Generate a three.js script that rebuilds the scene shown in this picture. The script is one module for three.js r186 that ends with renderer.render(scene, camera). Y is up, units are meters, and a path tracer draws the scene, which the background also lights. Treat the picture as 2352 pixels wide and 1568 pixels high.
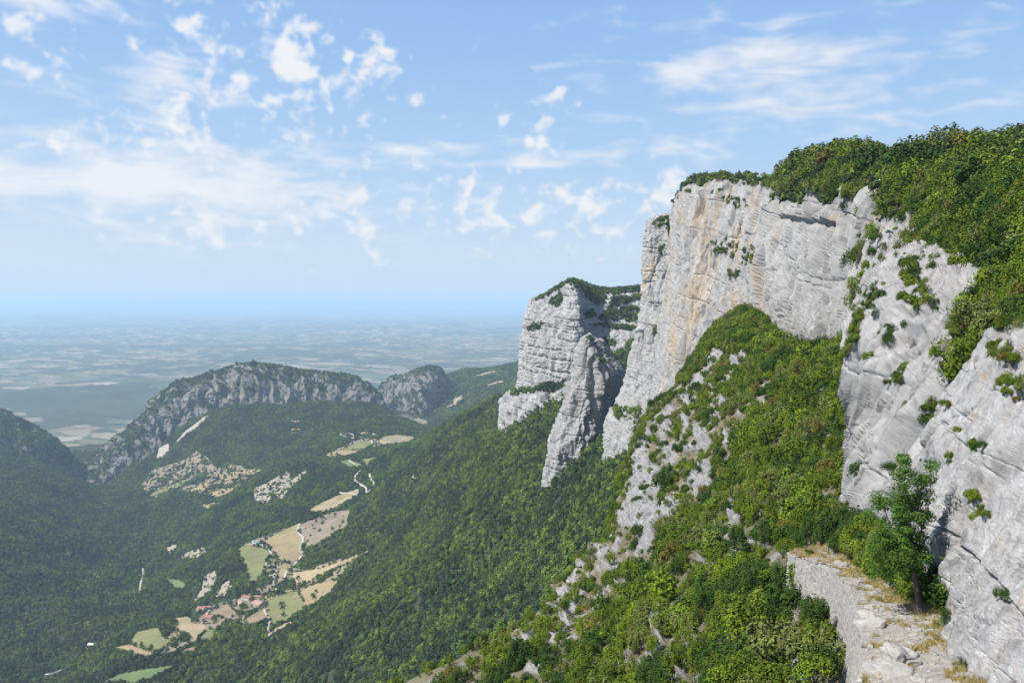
import * as THREE from 'three';
import { mergeGeometries } from 'three/addons/utils/BufferGeometryUtils.js';

// ---------------------------------------------------------------- camera, sky, sun, exposure
const scene = new THREE.Scene();
const FOC = 1844, CU = 1176, CV = 784, EYE_V = 694;            // focal length and centre of a 2352 x 1568 frame, row of eye level
const camera = new THREE.PerspectiveCamera(2 * Math.atan(784 / FOC) * 180 / Math.PI, 1024 / 682, 0.5, 160000);
const PITCH = -Math.atan((CV - EYE_V) / FOC);
camera.rotation.x = PITCH;
camera.updateMatrixWorld(true);
const renderer = new THREE.WebGLRenderer({ antialias: true });
renderer.toneMapping = THREE.LinearToneMapping;
renderer.toneMappingExposure = 2.0;
renderer.shadowMap.enabled = true;

const SUN = new THREE.Vector3(-0.57, 0.75, 0.33).normalize();
const sun = new THREE.DirectionalLight(0xfff6ea, 5.0);
sun.position.copy(SUN).multiplyScalar(3000);
sun.castShadow = true;
Object.assign(sun.shadow.camera, { left: -2500, right: 2500, top: 2500, bottom: -2500, near: 10, far: 9000 });
sun.shadow.mapSize.set(4096, 4096);
scene.add(sun, sun.target);
scene.fog = new THREE.FogExp2(new THREE.Color().setRGB(0.53, 0.775, 1.0), 0.000052);

// ---------------------------------------------------------------- numbers
let seed = 7;
const rnd = () => { seed = (seed + 0x6D2B79F5) | 0; let t = Math.imul(seed ^ (seed >>> 15), 1 | seed); t = (t + Math.imul(t ^ (t >>> 7), 61 | t)) ^ t; return ((t ^ (t >>> 14)) >>> 0) / 4294967296; };
const rr = (a, b) => a + (b - a) * rnd();
const { lerp, clamp, smoothstep } = THREE.MathUtils;
function hash(x, y, z) { let h = Math.imul(x, 374761393) ^ Math.imul(y, 668265263) ^ Math.imul(z, 1274126177); h = Math.imul(h ^ (h >>> 13), 1274126177); h ^= h >>> 16; h = Math.imul(h, 2246822519); return ((h ^ (h >>> 15)) >>> 0) / 4294967296; }
const GX = [1, -1, 1, -1, 1, -1, 1, -1, 0, 0, 0, 0], GY = [1, 1, -1, -1, 0, 0, 0, 0, 1, -1, 1, -1], GZ = [0, 0, 0, 0, 1, 1, -1, -1, 1, 1, -1, -1];
function gr(ix, iy, iz, x, y, z) { const k = (hash(ix, iy, iz) * 12) | 0; return GX[k] * x + GY[k] * y + GZ[k] * z; }
function n3(x, y, z) {
  const ix = Math.floor(x), iy = Math.floor(y), iz = Math.floor(z), a = x - ix, b = y - iy, c = z - iz;
  const u = a * a * a * (a * (a * 6 - 15) + 10), v = b * b * b * (b * (b * 6 - 15) + 10), w = c * c * c * (c * (c * 6 - 15) + 10);
  const l = (p, q, t) => p + (q - p) * t;
  return l(l(l(gr(ix, iy, iz, a, b, c), gr(ix + 1, iy, iz, a - 1, b, c), u), l(gr(ix, iy + 1, iz, a, b - 1, c), gr(ix + 1, iy + 1, iz, a - 1, b - 1, c), u), v),
    l(l(gr(ix, iy, iz + 1, a, b, c - 1), gr(ix + 1, iy, iz + 1, a - 1, b, c - 1), u), l(gr(ix, iy + 1, iz + 1, a, b - 1, c - 1), gr(ix + 1, iy + 1, iz + 1, a - 1, b - 1, c - 1), u), v), w);
}
function fbm(x, y, z, o = 4) { let s = 0, a = 0.5, f = 1; for (let i = 0; i < o; i++) { s += a * n3(x * f, y * f, z * f + i * 7.3); a *= 0.5; f *= 2.03; } return s; }
const cellOut = { f1: 0, f2: 0, id: 0, id2: 0 };
function cell(x, y, z) {
  const ix = Math.floor(x), iy = Math.floor(y), iz = Math.floor(z); let f1 = 9, f2 = 9, id = 0, id2 = 0, ex = 0, ey = 0, ez = 0, id3 = 0, g1 = 0, g2 = 0, g3 = 0, gx = 0, gy = 0, gz = 0;
  for (let k = -1; k <= 1; k++) for (let j = -1; j <= 1; j++) for (let i = -1; i <= 1; i++) {
    const X = ix + i, Y = iy + j, Z = iz + k, h = hash(X, Y, Z), h2 = hash(X + 57, Y - 31, Z + 11), h3 = hash(X - 91, Y + 17, Z + 71);
    const dx = X + h - x, dy = Y + h2 - y, dz = Z + h3 - z, d = dx * dx + dy * dy + dz * dz;
    if (d < f1) { f2 = f1; g1 = id; g2 = id2; g3 = id3; gx = ex; gy = ey; gz = ez; f1 = d; id = h; id2 = h2; id3 = h3; ex = dx; ey = dy; ez = dz; } else if (d < f2) { f2 = d; g1 = h; g2 = h2; g3 = h3; gx = dx; gy = dy; gz = dz; }
  }
  cellOut.f1 = Math.sqrt(f1); cellOut.f2 = Math.sqrt(f2); cellOut.id = id; cellOut.id2 = id2; cellOut.id3 = id3; cellOut.x = ex; cellOut.y = ey; cellOut.z = ez; cellOut.g1 = g1; cellOut.g2 = g2; cellOut.g3 = g3; cellOut.gx = gx; cellOut.gy = gy; cellOut.gz = gz; return cellOut;
}
// a place in the frame and its distance ahead -> a point in the world, and back
const cosP = Math.cos(PITCH), sinP = Math.sin(PITCH);
function at(u, v, d) { const x = (u - CU) / FOC, y = (CV - v) / FOC, wy = y * cosP + sinP, wz = y * sinP - cosP, k = d / -wz; return new THREE.Vector3(x * k, wy * k, -d); }
function projXYZ(x, y, z) { const cy = y * cosP + z * sinP, cz = -y * sinP + z * cosP; return [CU + FOC * x / -cz, CV - FOC * cy / -cz, -cz]; }
function inPoly(poly, u, v) { let c = false; for (let i = 0, j = poly.length - 1; i < poly.length; j = i++) { const [xi, yi] = poly[i], [xj, yj] = poly[j]; if ((yi > v) !== (yj > v) && u < (xj - xi) * (v - yi) / (yj - yi) + xi) c = !c; } return c; }
const zoomed = (ou, ov, pts, k = 0.25) => pts.map(([x, y]) => [ou + x * k, ov + y * k]);

// ---------------------------------------------------------------- the sky: air and clouds
function makeSky() {
  const LEVEL = .50, W = 4096, H = 2048, data = new Float32Array(W * H * 4);
  const toAng = (u, v) => { const p = at(u, v, 1); return [Math.atan2(p.x, -p.z), Math.atan2(p.y, Math.hypot(p.x, p.z))]; };
  // clouds seen: [u, v, half width, half height, density, softness kind, slant]
  const seen = [
    [190, 8, 200, 34, 1.0, 1, 0], [60, 20, 60, 40, .7, 0, 0], [480, 120, 80, 62, .62, 0, 0.3], [360, 190, 95, 55, .85, 1, 0.1], [535, 212, 38, 44, 1.1, 0, 0], [455, 65, 60, 35, .6, 0, 0], [425, 270, 45, 55, .75, 0, 0],
    [668, 75, 70, 58, .88, 0, 0], [735, 190, 92, 52, .95, 0, .15], [655, 160, 50, 50, .6, 0, 0], [868, 132, 42, 40, 1.0, 0, .2], [795, 120, 24, 24, .9, 0, 0], [640, 245, 42, 32, .75, 0, 0], [320, 92, 22, 32, .8, 0, 0], [60, 155, 48, 20, .8, 0, .2], [150, 142, 28, 18, .6, 0, .3],
    [690, 325, 40, 30, .9, 0, 0], [820, 288, 32, 20, .7, 0, 0], [955, 222, 28, 22, .6, 0, 0], [1025, 262, 24, 20, .5, 0, 0], [1085, 70, 32, 26, .4, 0, 0], [1285, 222, 30, 22, .85, 0, 0], [1215, 248, 42, 18, .8, 0, -.1], [1235, 325, 40, 32, .95, 0, 0], [1158, 270, 18, 16, .8, 0, 0], [1055, 150, 18, 14, .4, 0, 0], [210, 270, 30, 16, .6, 0, 0],
    [200, 385, 430, 88, 1.15, 1, 0.03], [560, 420, 330, 66, .85, 1, 0], [250, 318, 150, 34, .9, 0, 0], [930, 342, 240, 20, .95, 1, 0.02], [1200, 378, 190, 10, .8, 1, 0], [1390, 352, 180, 14, .65, 1, -.02], [845, 382, 22, 18, .9, 0, 0], [965, 382, 22, 20, .7, 0, 0],
    [1800, 180, 330, 80, .62, 1, .16], [1900, 110, 230, 55, .62, 1, .1], [1700, 160, 240, 40, .5, 1, -.1], [1850, 240, 220, 38, .6, 1, 0], [1750, 300, 300, 40, .55, 1, -.04], [1500, 180, 130, 18, .5, 1, -.1], [1620, 370, 80, 14, .5, 1, 0],
    [1265, 435, 45, 24, .85, 0, 0], [1535, 405, 60, 28, .8, 0, 0], [1090, 410, 70, 35, .55, 0, 0], [1390, 470, 80, 36, .9, 0, 0], [1520, 460, 70, 40, .85, 0, 0], [1220, 490, 130, 45, .6, 0, 0], [1130, 520, 120, 36, .45, 0, 0],
    [700, 520, 300, 60, .5, 0, 0], [480, 520, 120, 45, .45, 0, 0], [850, 470, 160, 45, .4, 0, 0], [1400, 540, 160, 36, .4, 0, 0], [150, 500, 300, 60, .4, 1, 0],
  ].map(([u, v, ru, rv, s, kind, slant]) => { const [a, e] = toAng(u, v); return { a, e, ra: ru / FOC * 1.05, re: rv / FOC * 1.05, s, kind, slant }; });
  const ramp = [[0, .58, .73, .89], [.02, .59, .735, .89], [.06, .595, .74, .895], [.10, .54, .705, .90], [.19, .42, .625, .895], [.30, .315, .525, .87], [.40, .275, .47, .84], [.7, .18, .35, .72], [1.0, .13, .27, .60], [1.6, .10, .22, .52]];
  for (let r = 0; r < H; r++) {
    const el = ((r + 0.5) / H - 0.5) * Math.PI; if (el < -0.02) { for (let c = 0; c < W; c++) { const k = (r * W + c) * 4; data[k] = .3; data[k + 1] = .36; data[k + 2] = .42; data[k + 3] = 1; } continue; }
    let q = 1; while (q < ramp.length - 1 && ramp[q][0] < el) q++;
    const t = clamp((el - ramp[q - 1][0]) / (ramp[q][0] - ramp[q - 1][0]), 0, 1), base = [1, 2, 3].map((k) => lerp(ramp[q - 1][k], ramp[q][k], t));
    const sy = Math.sin(el), cy = Math.cos(el), near = el < 0.46 ? seen.filter((s) => Math.abs(el - s.e) < s.re * 2.2 + s.ra * Math.abs(s.slant) * 1.6) : [];
    for (let c = 0; c < W; c++) {
      const lon = ((c + 0.5) / W - 0.5) * 2 * Math.PI, x = Math.cos(lon) * cy, z = Math.sin(lon) * cy, az = Math.atan2(x, -z);
      const k = (r * W + c) * 4, toSun = x * SUN.x + sy * SUN.y + z * SUN.z, glow = 0.16 * Math.pow(Math.max(0, toSun * 0.5 + 0.5), 4);
      let R = base[0] + glow * 1.2, G = base[1] + glow * .8, B = base[2] + glow * .25, a = 0;
      if (Math.abs(az) < 0.62 && near.length) {
        let w1 = 0, w2 = 0;
        for (const s of near) {
          const da = (az - s.a) / s.ra; if (Math.abs(da) > 2.2) continue;
          const de = (el - s.e + (az - s.a) * s.slant) / s.re, g = Math.exp(-(da * da + de * de) * 1.1) * s.s;
          if (s.kind) w2 += g; else w1 += g;
        }
        if (w1 > 0.03) { const X = az * 46, Y = el * 52, wx = n3(X * .6, Y * .6, 3.1), n = fbm(X + wx * .45, Y + wx * .4, 1.7, 6); a = Math.max(a, smoothstep(w1 * .9 + n * 2.3, .34, 1.5) * .95); }
        if (w2 > 0.03) { const X = az * 11, Y = el * 58 + az * 3, wx = n3(X, Y * .4, 9.1), n = fbm(X * 1.3 + wx * .4, Y + wx * .7, 5.7, 6); a = 1 - (1 - a) * (1 - smoothstep(w2 * .8 + n * 1.5, .12, 1.5) * .85); }
      }
      // the same kind of thin, scattered clouds goes on round the rest of the sky
      const out = smoothstep(Math.max(Math.abs(az) - .60, (el - .40)), -.02, .12);
      if (out > 0 && el > .02) { const h = 1 / (sy + .12), n = fbm(x * h * 1.7 + 4, z * h * 1.7, 2.2, 5) + .5 * fbm(x * h * .5, z * h * .5, 8.2, 2); a = Math.max(a, smoothstep(n, .12, .55) * .75 * out); }
      const cw = 0.90 + 0.06 * toSun;
      data[k] = lerp(R, cw, a) * LEVEL; data[k + 1] = lerp(G, cw * 1.01, a) * LEVEL; data[k + 2] = lerp(B, cw * 1.035, a) * LEVEL; data[k + 3] = 1;
    }
  }
  const t = new THREE.DataTexture(data, W, H, THREE.RGBAFormat, THREE.FloatType);
  t.mapping = THREE.EquirectangularReflectionMapping; t.magFilter = THREE.LinearFilter; t.needsUpdate = true;
  return t;
}
const skyMap = makeSky();
scene.background = skyMap; scene.environment = skyMap;
console.log('sky');

// ---------------------------------------------------------------- names, labels, materials
const taken = new Map();
function numbered(n) { const k = taken.get(n) || 0; taken.set(n, k + 1); return k ? n + '_' + String(k).padStart(3, '0') : n; }
function tag(o, label, category, kind, group) { o.userData.label = label; if (category) o.userData.category = category; if (kind) o.userData.kind = kind; if (group) o.userData.group = group; return o; }
function add(o, name, label, category, kind, group) { o.name = numbered(name); tag(o, label, category, kind, group); o.traverse((m) => { if (m.isMesh) { m.castShadow = m.receiveShadow = true; } }); scene.add(o); return o; }
function noiseTexture(size, fn) { const d = new Uint8Array(size * size * 4); for (let j = 0; j < size; j++) for (let i = 0; i < size; i++) { const v = clamp(fn(i / size, j / size), 0, 1) * 255; const k = (j * size + i) * 4; d[k] = d[k + 1] = d[k + 2] = v; d[k + 3] = 255; } const t = new THREE.DataTexture(d, size, size); t.wrapS = t.wrapT = THREE.RepeatWrapping; t.magFilter = THREE.LinearFilter; t.needsUpdate = true; return t; }
// tiling noise: on a torus
function tor(i, j, f, o, stretch = 1) { const A = i * 2 * Math.PI, B = j * 2 * Math.PI; let s = 0, a = .5, q = f; for (let k = 0; k < o; k++) { s += a * n3(Math.cos(A) * q + 3 + k, Math.sin(A) * q + Math.cos(B) * q * stretch, Math.sin(B) * q * stretch + k * 5); a *= .55; q *= 2; } return s; }
const rockBump = noiseTexture(1024, (i, j) => { const n = tor(i, j, 3, 7), p = tor(i, j + .2, 9, 4), q = tor(i + .5, j, 1.2, 3, .35); return .6 + n * .55 + q * .3 - smoothstep(p, .12, .36) * .55; });
const M = {
  rock: new THREE.MeshStandardMaterial({ vertexColors: true, flatShading: true, roughness: .95, bumpMap: rockBump, bumpScale: .16 }),
  nearRock: new THREE.MeshStandardMaterial({ vertexColors: true, roughness: .95, bumpMap: rockBump, bumpScale: .075 }),
  farRock: new THREE.MeshStandardMaterial({ vertexColors: true, flatShading: true, roughness: .97 }),
  ground: new THREE.MeshStandardMaterial({ vertexColors: true, roughness: 1 }),
};

// ---------------------------------------------------------------- lofted landforms
function loft(rows, nu, nv, disp, flip) {
  const same = rows.every((r) => r.length === rows[0].length);
  const across = rows.map((r) => { const c = new THREE.CatmullRomCurve3(r.map((p) => p.isVector3 ? p : at(...p)), false, 'centripetal'), out = []; for (let i = 0; i <= nu; i++) out.push(same ? c.getPoint(i / nu) : c.getPointAt(i / nu)); return out; });
  const P = new Float32Array((nu + 1) * (nv + 1) * 3), N = new Float32Array(P.length), v = new THREE.Vector3();
  for (let i = 0; i <= nu; i++) { const c = new THREE.CatmullRomCurve3(across.map((r) => r[i]), false, 'centripetal'); for (let j = 0; j <= nv; j++) { c.getPoint(j / nv, v); v.toArray(P, (j * (nu + 1) + i) * 3); } }
  const g = { nu, nv, P, N };
  normals(g);
  let s = 0; for (let k = 0; k < P.length; k += 3) s += N[k] * P[k] + N[k + 1] * P[k + 1] + N[k + 2] * P[k + 2];
  g.turn = (s > 0) !== !!flip;
  if (g.turn) for (let k = 0; k < N.length; k++) N[k] = -N[k];
  if (disp) { for (let j = 0; j <= nv; j++) for (let i = 0; i <= nu; i++) { const k = (j * (nu + 1) + i) * 3, d = disp(P[k], P[k + 1], P[k + 2], i / nu, j / nv, N[k], N[k + 1], N[k + 2]); P[k] += N[k] * d; P[k + 1] += N[k + 1] * d; P[k + 2] += N[k + 2] * d; } normals(g); if (g.turn) for (let k = 0; k < N.length; k++) N[k] = -N[k]; }
  return g;
}
function normals(g) {
  const { nu, nv, P, N } = g, w = nu + 1;
  for (let j = 0; j <= nv; j++) for (let i = 0; i <= nu; i++) {
    const a = (j * w + Math.max(0, i - 1)) * 3, b = (j * w + Math.min(nu, i + 1)) * 3, c = (Math.max(0, j - 1) * w + i) * 3, d = (Math.min(nv, j + 1) * w + i) * 3;
    const ax = P[b] - P[a], ay = P[b + 1] - P[a + 1], az = P[b + 2] - P[a + 2], bx = P[d] - P[c], by = P[d + 1] - P[c + 1], bz = P[d + 2] - P[c + 2];
    let x = ay * bz - az * by, y = az * bx - ax * bz, z = ax * by - ay * bx; const l = Math.hypot(x, y, z) || 1, k = (j * w + i) * 3; N[k] = x / l; N[k + 1] = y / l; N[k + 2] = z / l;
  }
}
function gridMesh(g, material, color, uvScale = 4) {
  const { nu, nv, P, N } = g, w = nu + 1, geo = new THREE.BufferGeometry(), C = new Float32Array(P.length), UV = new Float32Array(w * (nv + 1) * 2), idx = new Uint32Array(nu * nv * 6), c = [0, 0, 0];
  for (let k = 0, q = 0; k < P.length; k += 3, q += 2) { color(c, P[k], P[k + 1], P[k + 2], N[k], N[k + 1], N[k + 2]); C[k] = c[0]; C[k + 1] = c[1]; C[k + 2] = c[2]; }
  let su = 0, sv = 0; const mj = nv >> 1, mi = nu >> 1, U = [0], Vv = [0], D = (a, b) => Math.hypot(P[a] - P[b], P[a + 1] - P[b + 1], P[a + 2] - P[b + 2]);
  for (let i = 1; i <= nu; i++) U.push(su += D((mj * w + i) * 3, (mj * w + i - 1) * 3)); for (let j = 1; j <= nv; j++) Vv.push(sv += D((j * w + mi) * 3, ((j - 1) * w + mi) * 3));
  for (let j = 0; j <= nv; j++) for (let i = 0; i <= nu; i++) { UV[(j * w + i) * 2] = U[i] / uvScale; UV[(j * w + i) * 2 + 1] = Vv[j] / uvScale; }
  let q = 0; for (let j = 0; j < nv; j++) for (let i = 0; i < nu; i++) { const a = j * w + i, b = a + 1, d = a + w, e = d + 1; if (g.turn) { idx[q++] = a; idx[q++] = d; idx[q++] = b; idx[q++] = b; idx[q++] = d; idx[q++] = e; } else { idx[q++] = a; idx[q++] = b; idx[q++] = d; idx[q++] = b; idx[q++] = e; idx[q++] = d; } }
  geo.setAttribute('position', new THREE.BufferAttribute(P, 3)); if (!material.flatShading) geo.setAttribute('normal', new THREE.BufferAttribute(N, 3)); geo.setAttribute('color', new THREE.BufferAttribute(C, 3)); geo.setAttribute('uv', new THREE.BufferAttribute(UV, 2)); geo.setIndex(new THREE.BufferAttribute(idx, 1));
  return new THREE.Mesh(geo, material);
}
// random places on a landform, evenly by area; keep(p, n, [u, v, depth]) says yes or no
function scatter(g, count, keep) {
  const { nu, nv, P, N } = g, w = nu + 1; 
  if (!g.cum) { g.cum = new Float64Array(nu * nv); let s = 0; for (let j = 0; j < nv; j++) for (let i = 0; i < nu; i++) { const a = (j * w + i) * 3, b = a + 3, c = a + w * 3; const ax = P[b] - P[a], ay = P[b + 1] - P[a + 1], az = P[b + 2] - P[a + 2], bx = P[c] - P[a], by = P[c + 1] - P[a + 1], bz = P[c + 2] - P[a + 2]; s += Math.hypot(ay * bz - az * by, az * bx - ax * bz, ax * by - ay * bx); g.cum[j * nu + i] = s; } g.area = s; }
  const out = [];
  for (let q = 0; q < count; q++) {
    const t = rnd() * g.area; let lo = 0, hi = nu * nv - 1; while (lo < hi) { const m = (lo + hi) >> 1; if (g.cum[m] < t) lo = m + 1; else hi = m; }
    const i = lo % nu, j = (lo / nu) | 0, fx = rnd(), fy = rnd(), a = (j * w + i) * 3, b = a + 3, c = a + w * 3, d = c + 3, m = (A, k) => (A[a + k] * (1 - fx) + A[b + k] * fx) * (1 - fy) + (A[c + k] * (1 - fx) + A[d + k] * fx) * fy;
    const p = new THREE.Vector3(m(P, 0), m(P, 1), m(P, 2)), n = new THREE.Vector3(m(N, 0), m(N, 1), m(N, 2)), s = projXYZ(p.x, p.y, p.z);
    const r = keep(p, n, s); if (r) out.push({ p, n, s, r });
  }
  return out;
}

// ---------------------------------------------------------------- rock
// o.flute [size, depth], o.block [size, depth, tallness], o.bed [spacing, depth, dip x, dip z], o.fine [size, depth]
function rockShape(o) {
  // a face broken along joints: every chunk is a flat, slightly tilted facet, with a narrow crack round it
const tilt = (i, j, k, x, y, z) => (i - .5) * .9 + ((j - .5) * (x + z) + (k - .5) * y * 1.3) * 1.5;
  const facet = (x, y, z, L, tall, A, crack) => { const c = cell(x / L, y / (L * tall), z / L), e = c.f2 - c.f1, p = tilt(c.id, c.id2, c.id3, c.x, c.y, c.z), q = tilt(c.g1, c.g2, c.g3, c.gx, c.gy, c.gz), w = smoothstep(e, -.2, .2); return A * (lerp(q, p, w) - (e < crack ? .55 * (1 - e / crack) * c.id2 : 0)); };
  return (x, y, z) => {
    let d = 0; const L = o.block[0], A = o.block[1], tall = o.block[2] || 2, w = n3(x / L * .4, y / L * .25, z / L * .4) * L * .45, dip = o.bed ? o.bed[2] * x + o.bed[3] * z : 0;
    if (o.flute) { const F = o.flute[0], n = n3(x / F + 3, y / (F * 4.5), z / F) + .5 * n3(x / F * 2.1, y / (F * 7), z / F * 2.1 + 8); d += o.flute[1] * (1 - 2.2 * Math.abs(n)); }
    d += facet(x + w, y + dip + w * .3, z + w, L, tall, A, .07) + facet(x - w + 40, y + dip, z + w, L * .42, tall * 1.1, A * .42, .09) + facet(x + 9, y + dip + w * .2, z, L * (o.least || .17), tall * 1.2, A * (o.least || .17), .1);
    if (o.bed) { const q = (y + dip + n3(x / 50, y / 50, z / 50) * o.bed[0] * .3) / o.bed[0], iq = Math.floor(q), f = q - iq, h = hash(iq, 3, 9); d += o.bed[1] * ((h - .5) * .8 * smoothstep(f, 0, .05) - (h > .45 ? .75 : .15) * Math.exp(-f * f * 500) * smoothstep(n3(x / 14, iq, z / 14), -.35, .1)); }
    if (o.joint) for (const [S, width, depth] of o.joint) { const [dx, dz] = o.dir, h = x * dx + z * dz, q = (h + S * .5 * n3(h / S * .5, y / (S * 2.2), S) + S * .16 * n3(h / S * 2, y / S * 1.3, S + 4)) / S, k = Math.floor(q); for (let j = k - 1; j <= k + 1; j++) { const e = Math.abs(q - j - .5 - (hash(j, 7, 3) - .5) * .8) * S; if (e < width) d -= depth * (1 - e / width) * smoothstep(n3(j * 7.31, y / (S * 2.6), S), -.12, .16); } }
    if (o.layer) for (const [S, width, depth] of o.layer) { const g = y + dip, q = (g + S * .3 * n3(x / (S * 5), g / S * .4, z / (S * 5)) + S * .07 * n3(x / S, g / S, z / S)) / S, k = Math.floor(q); for (let j = k - 1; j <= k + 1; j++) { const e = (q - j - .5 - (hash(j, 2, 8) - .5) * .8) * S; if (e > -width && e < width) d -= depth * (1 - Math.abs(e) / width) * smoothstep(n3(x / (S * 3), j * 5.7, z / (S * 3)), -.2, .12); } }
    d += o.fine[1] * fbm(x / o.fine[0], y / (o.fine[0] * 1.5), z / o.fine[0], 3);
    return d;
  };
}
// limestone: pale grey, darker lichen grey, ochre stains running down, dark water streaks
function limestone(o = {}) {
  const base = (o.base || .46) * .485, och = o.ochre ?? .0, tone = o.tone || [.975, 1, 1.03];
  return (c, x, y, z, nx, ny) => {
    const S = o.grain || 1, g = 1 + .34 * fbm(x / (9 * S), y / (14 * S), z / (9 * S), 4) + .20 * n3(x / (1.7 * S), y / (2.6 * S), z / (1.7 * S)) - .34 * smoothstep(fbm(x / (2.2 * S) + 30, y / (3.6 * S), z / (2.2 * S), 3), .10, .34), st = n3(x / 3.2 + 40, y / 60, z / 3.2) + .6 * n3(x / 1.3, y / 30, z / 1.3 + 9);
    let k = base * g * (1 - .16 * smoothstep(st, .25, .75));
    let oc = och && smoothstep(n3(x / 26 + 7, y / 40, z / 26) * .8 + n3(x / 5, y / 24, z / 5 + 3) * .6 + n3(x / 2, y / 7, z / 2 + 5) * .5 + (typeof och === 'function' ? och(x, y, z) : och), .12, .72);
    c[0] = k * tone[0] * (1 + .20 * oc); c[1] = k * tone[1] * (1 - .01 * oc); c[2] = k * tone[2] * (1 - .24 * oc);
  };
}

// ---------------------------------------------------------------- the plain far below
const PLAIN = -722;
function plainHeight(x, z) { const d = Math.hypot(x, z); return PLAIN + 34 * fbm(x / 2600, 4.4, z / 2600, 3) + 60 * smoothstep(d, 14000, 30000) * fbm(x / 6000, 1.4, z / 6000, 3) + (d > 4800 ? 60 * smoothstep(d, 4800, 6500) * (1 - smoothstep(d, 7500, 11000)) * Math.max(0, n3(x / 1500 + 2, .3, z / 1500)) : 0); }
{
  const nu = 420, nv = 270, P = new Float32Array((nu + 1) * (nv + 1) * 3), N = new Float32Array(P.length), d0 = 3150, d1 = 105000;
  for (let j = 0; j <= nv; j++) { const t = j / nv, d = 1 / lerp(1 / d0, 1 / d1, Math.pow(t, .96)); for (let i = 0; i <= nu; i++) { const a = lerp(-.66, .36, i / nu), k = (j * (nu + 1) + i) * 3, x = Math.sin(a) * d, z = -Math.cos(a) * d; P[k] = x; P[k + 2] = z; P[k + 1] = plainHeight(x, z) - (d < 3500 ? 30 * (1 - (d - d0) / 350) : 0) - 260 * (1 - smoothstep(d, 3700, 4300)) * smoothstep(a, -.53, -.47); } }
  const g = { nu, nv, P, N, turn: false }; normals(g); if (N[1] < 0) { g.turn = true; for (let k = 0; k < N.length; k++) N[k] = -N[k]; }
  const straw = [.155, .135, .10], green = [.055, .078, .045], wood = [.022, .038, .028], pale = [.185, .17, .14], crop = [.08, .088, .056];
  const col = (c, x, y, z) => {
    const d = Math.hypot(x, z), L = d < 7000 ? 150 : 190, wx = n3(x / 700, 2, z / 700) * 160, r = .5, X = (x * .86 + z * r + wx) / (L * 1.5), Z = (z * .86 - x * r + wx * .7) / (L * .8), e = cell(X, .5, Z), id = e.id, id2 = e.id2;
    const woods = fbm(x / 1900 + 11, 7.7, z / 2300, 4) * 1.2 + n3(x / 300, 1, z / 300) * .25;
    let s = woods > .12 || id > .86 ? wood : id < .24 ? straw : id < .42 ? green : id < .50 ? pale : id < .66 ? crop : wood;
    if (d < 5200 && woods < .2 && id > .5) s = id2 < .5 ? green : id2 < .75 ? crop : wood;
    const k = (.8 + .4 * id2) * (1 + .2 * n3(x / 60, 0, z / 60)), hedge = e.f2 - e.f1 < .05 && id2 > .3;
    const q = hedge ? wood : s; c[0] = q[0] * k; c[1] = q[1] * k; c[2] = q[2] * k;
  };
  add(gridMesh(g, M.ground, col), 'plain', 'wide hazy plain of fields and woods stretching to the horizon', '', 'structure');
}
console.log('plain');

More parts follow.
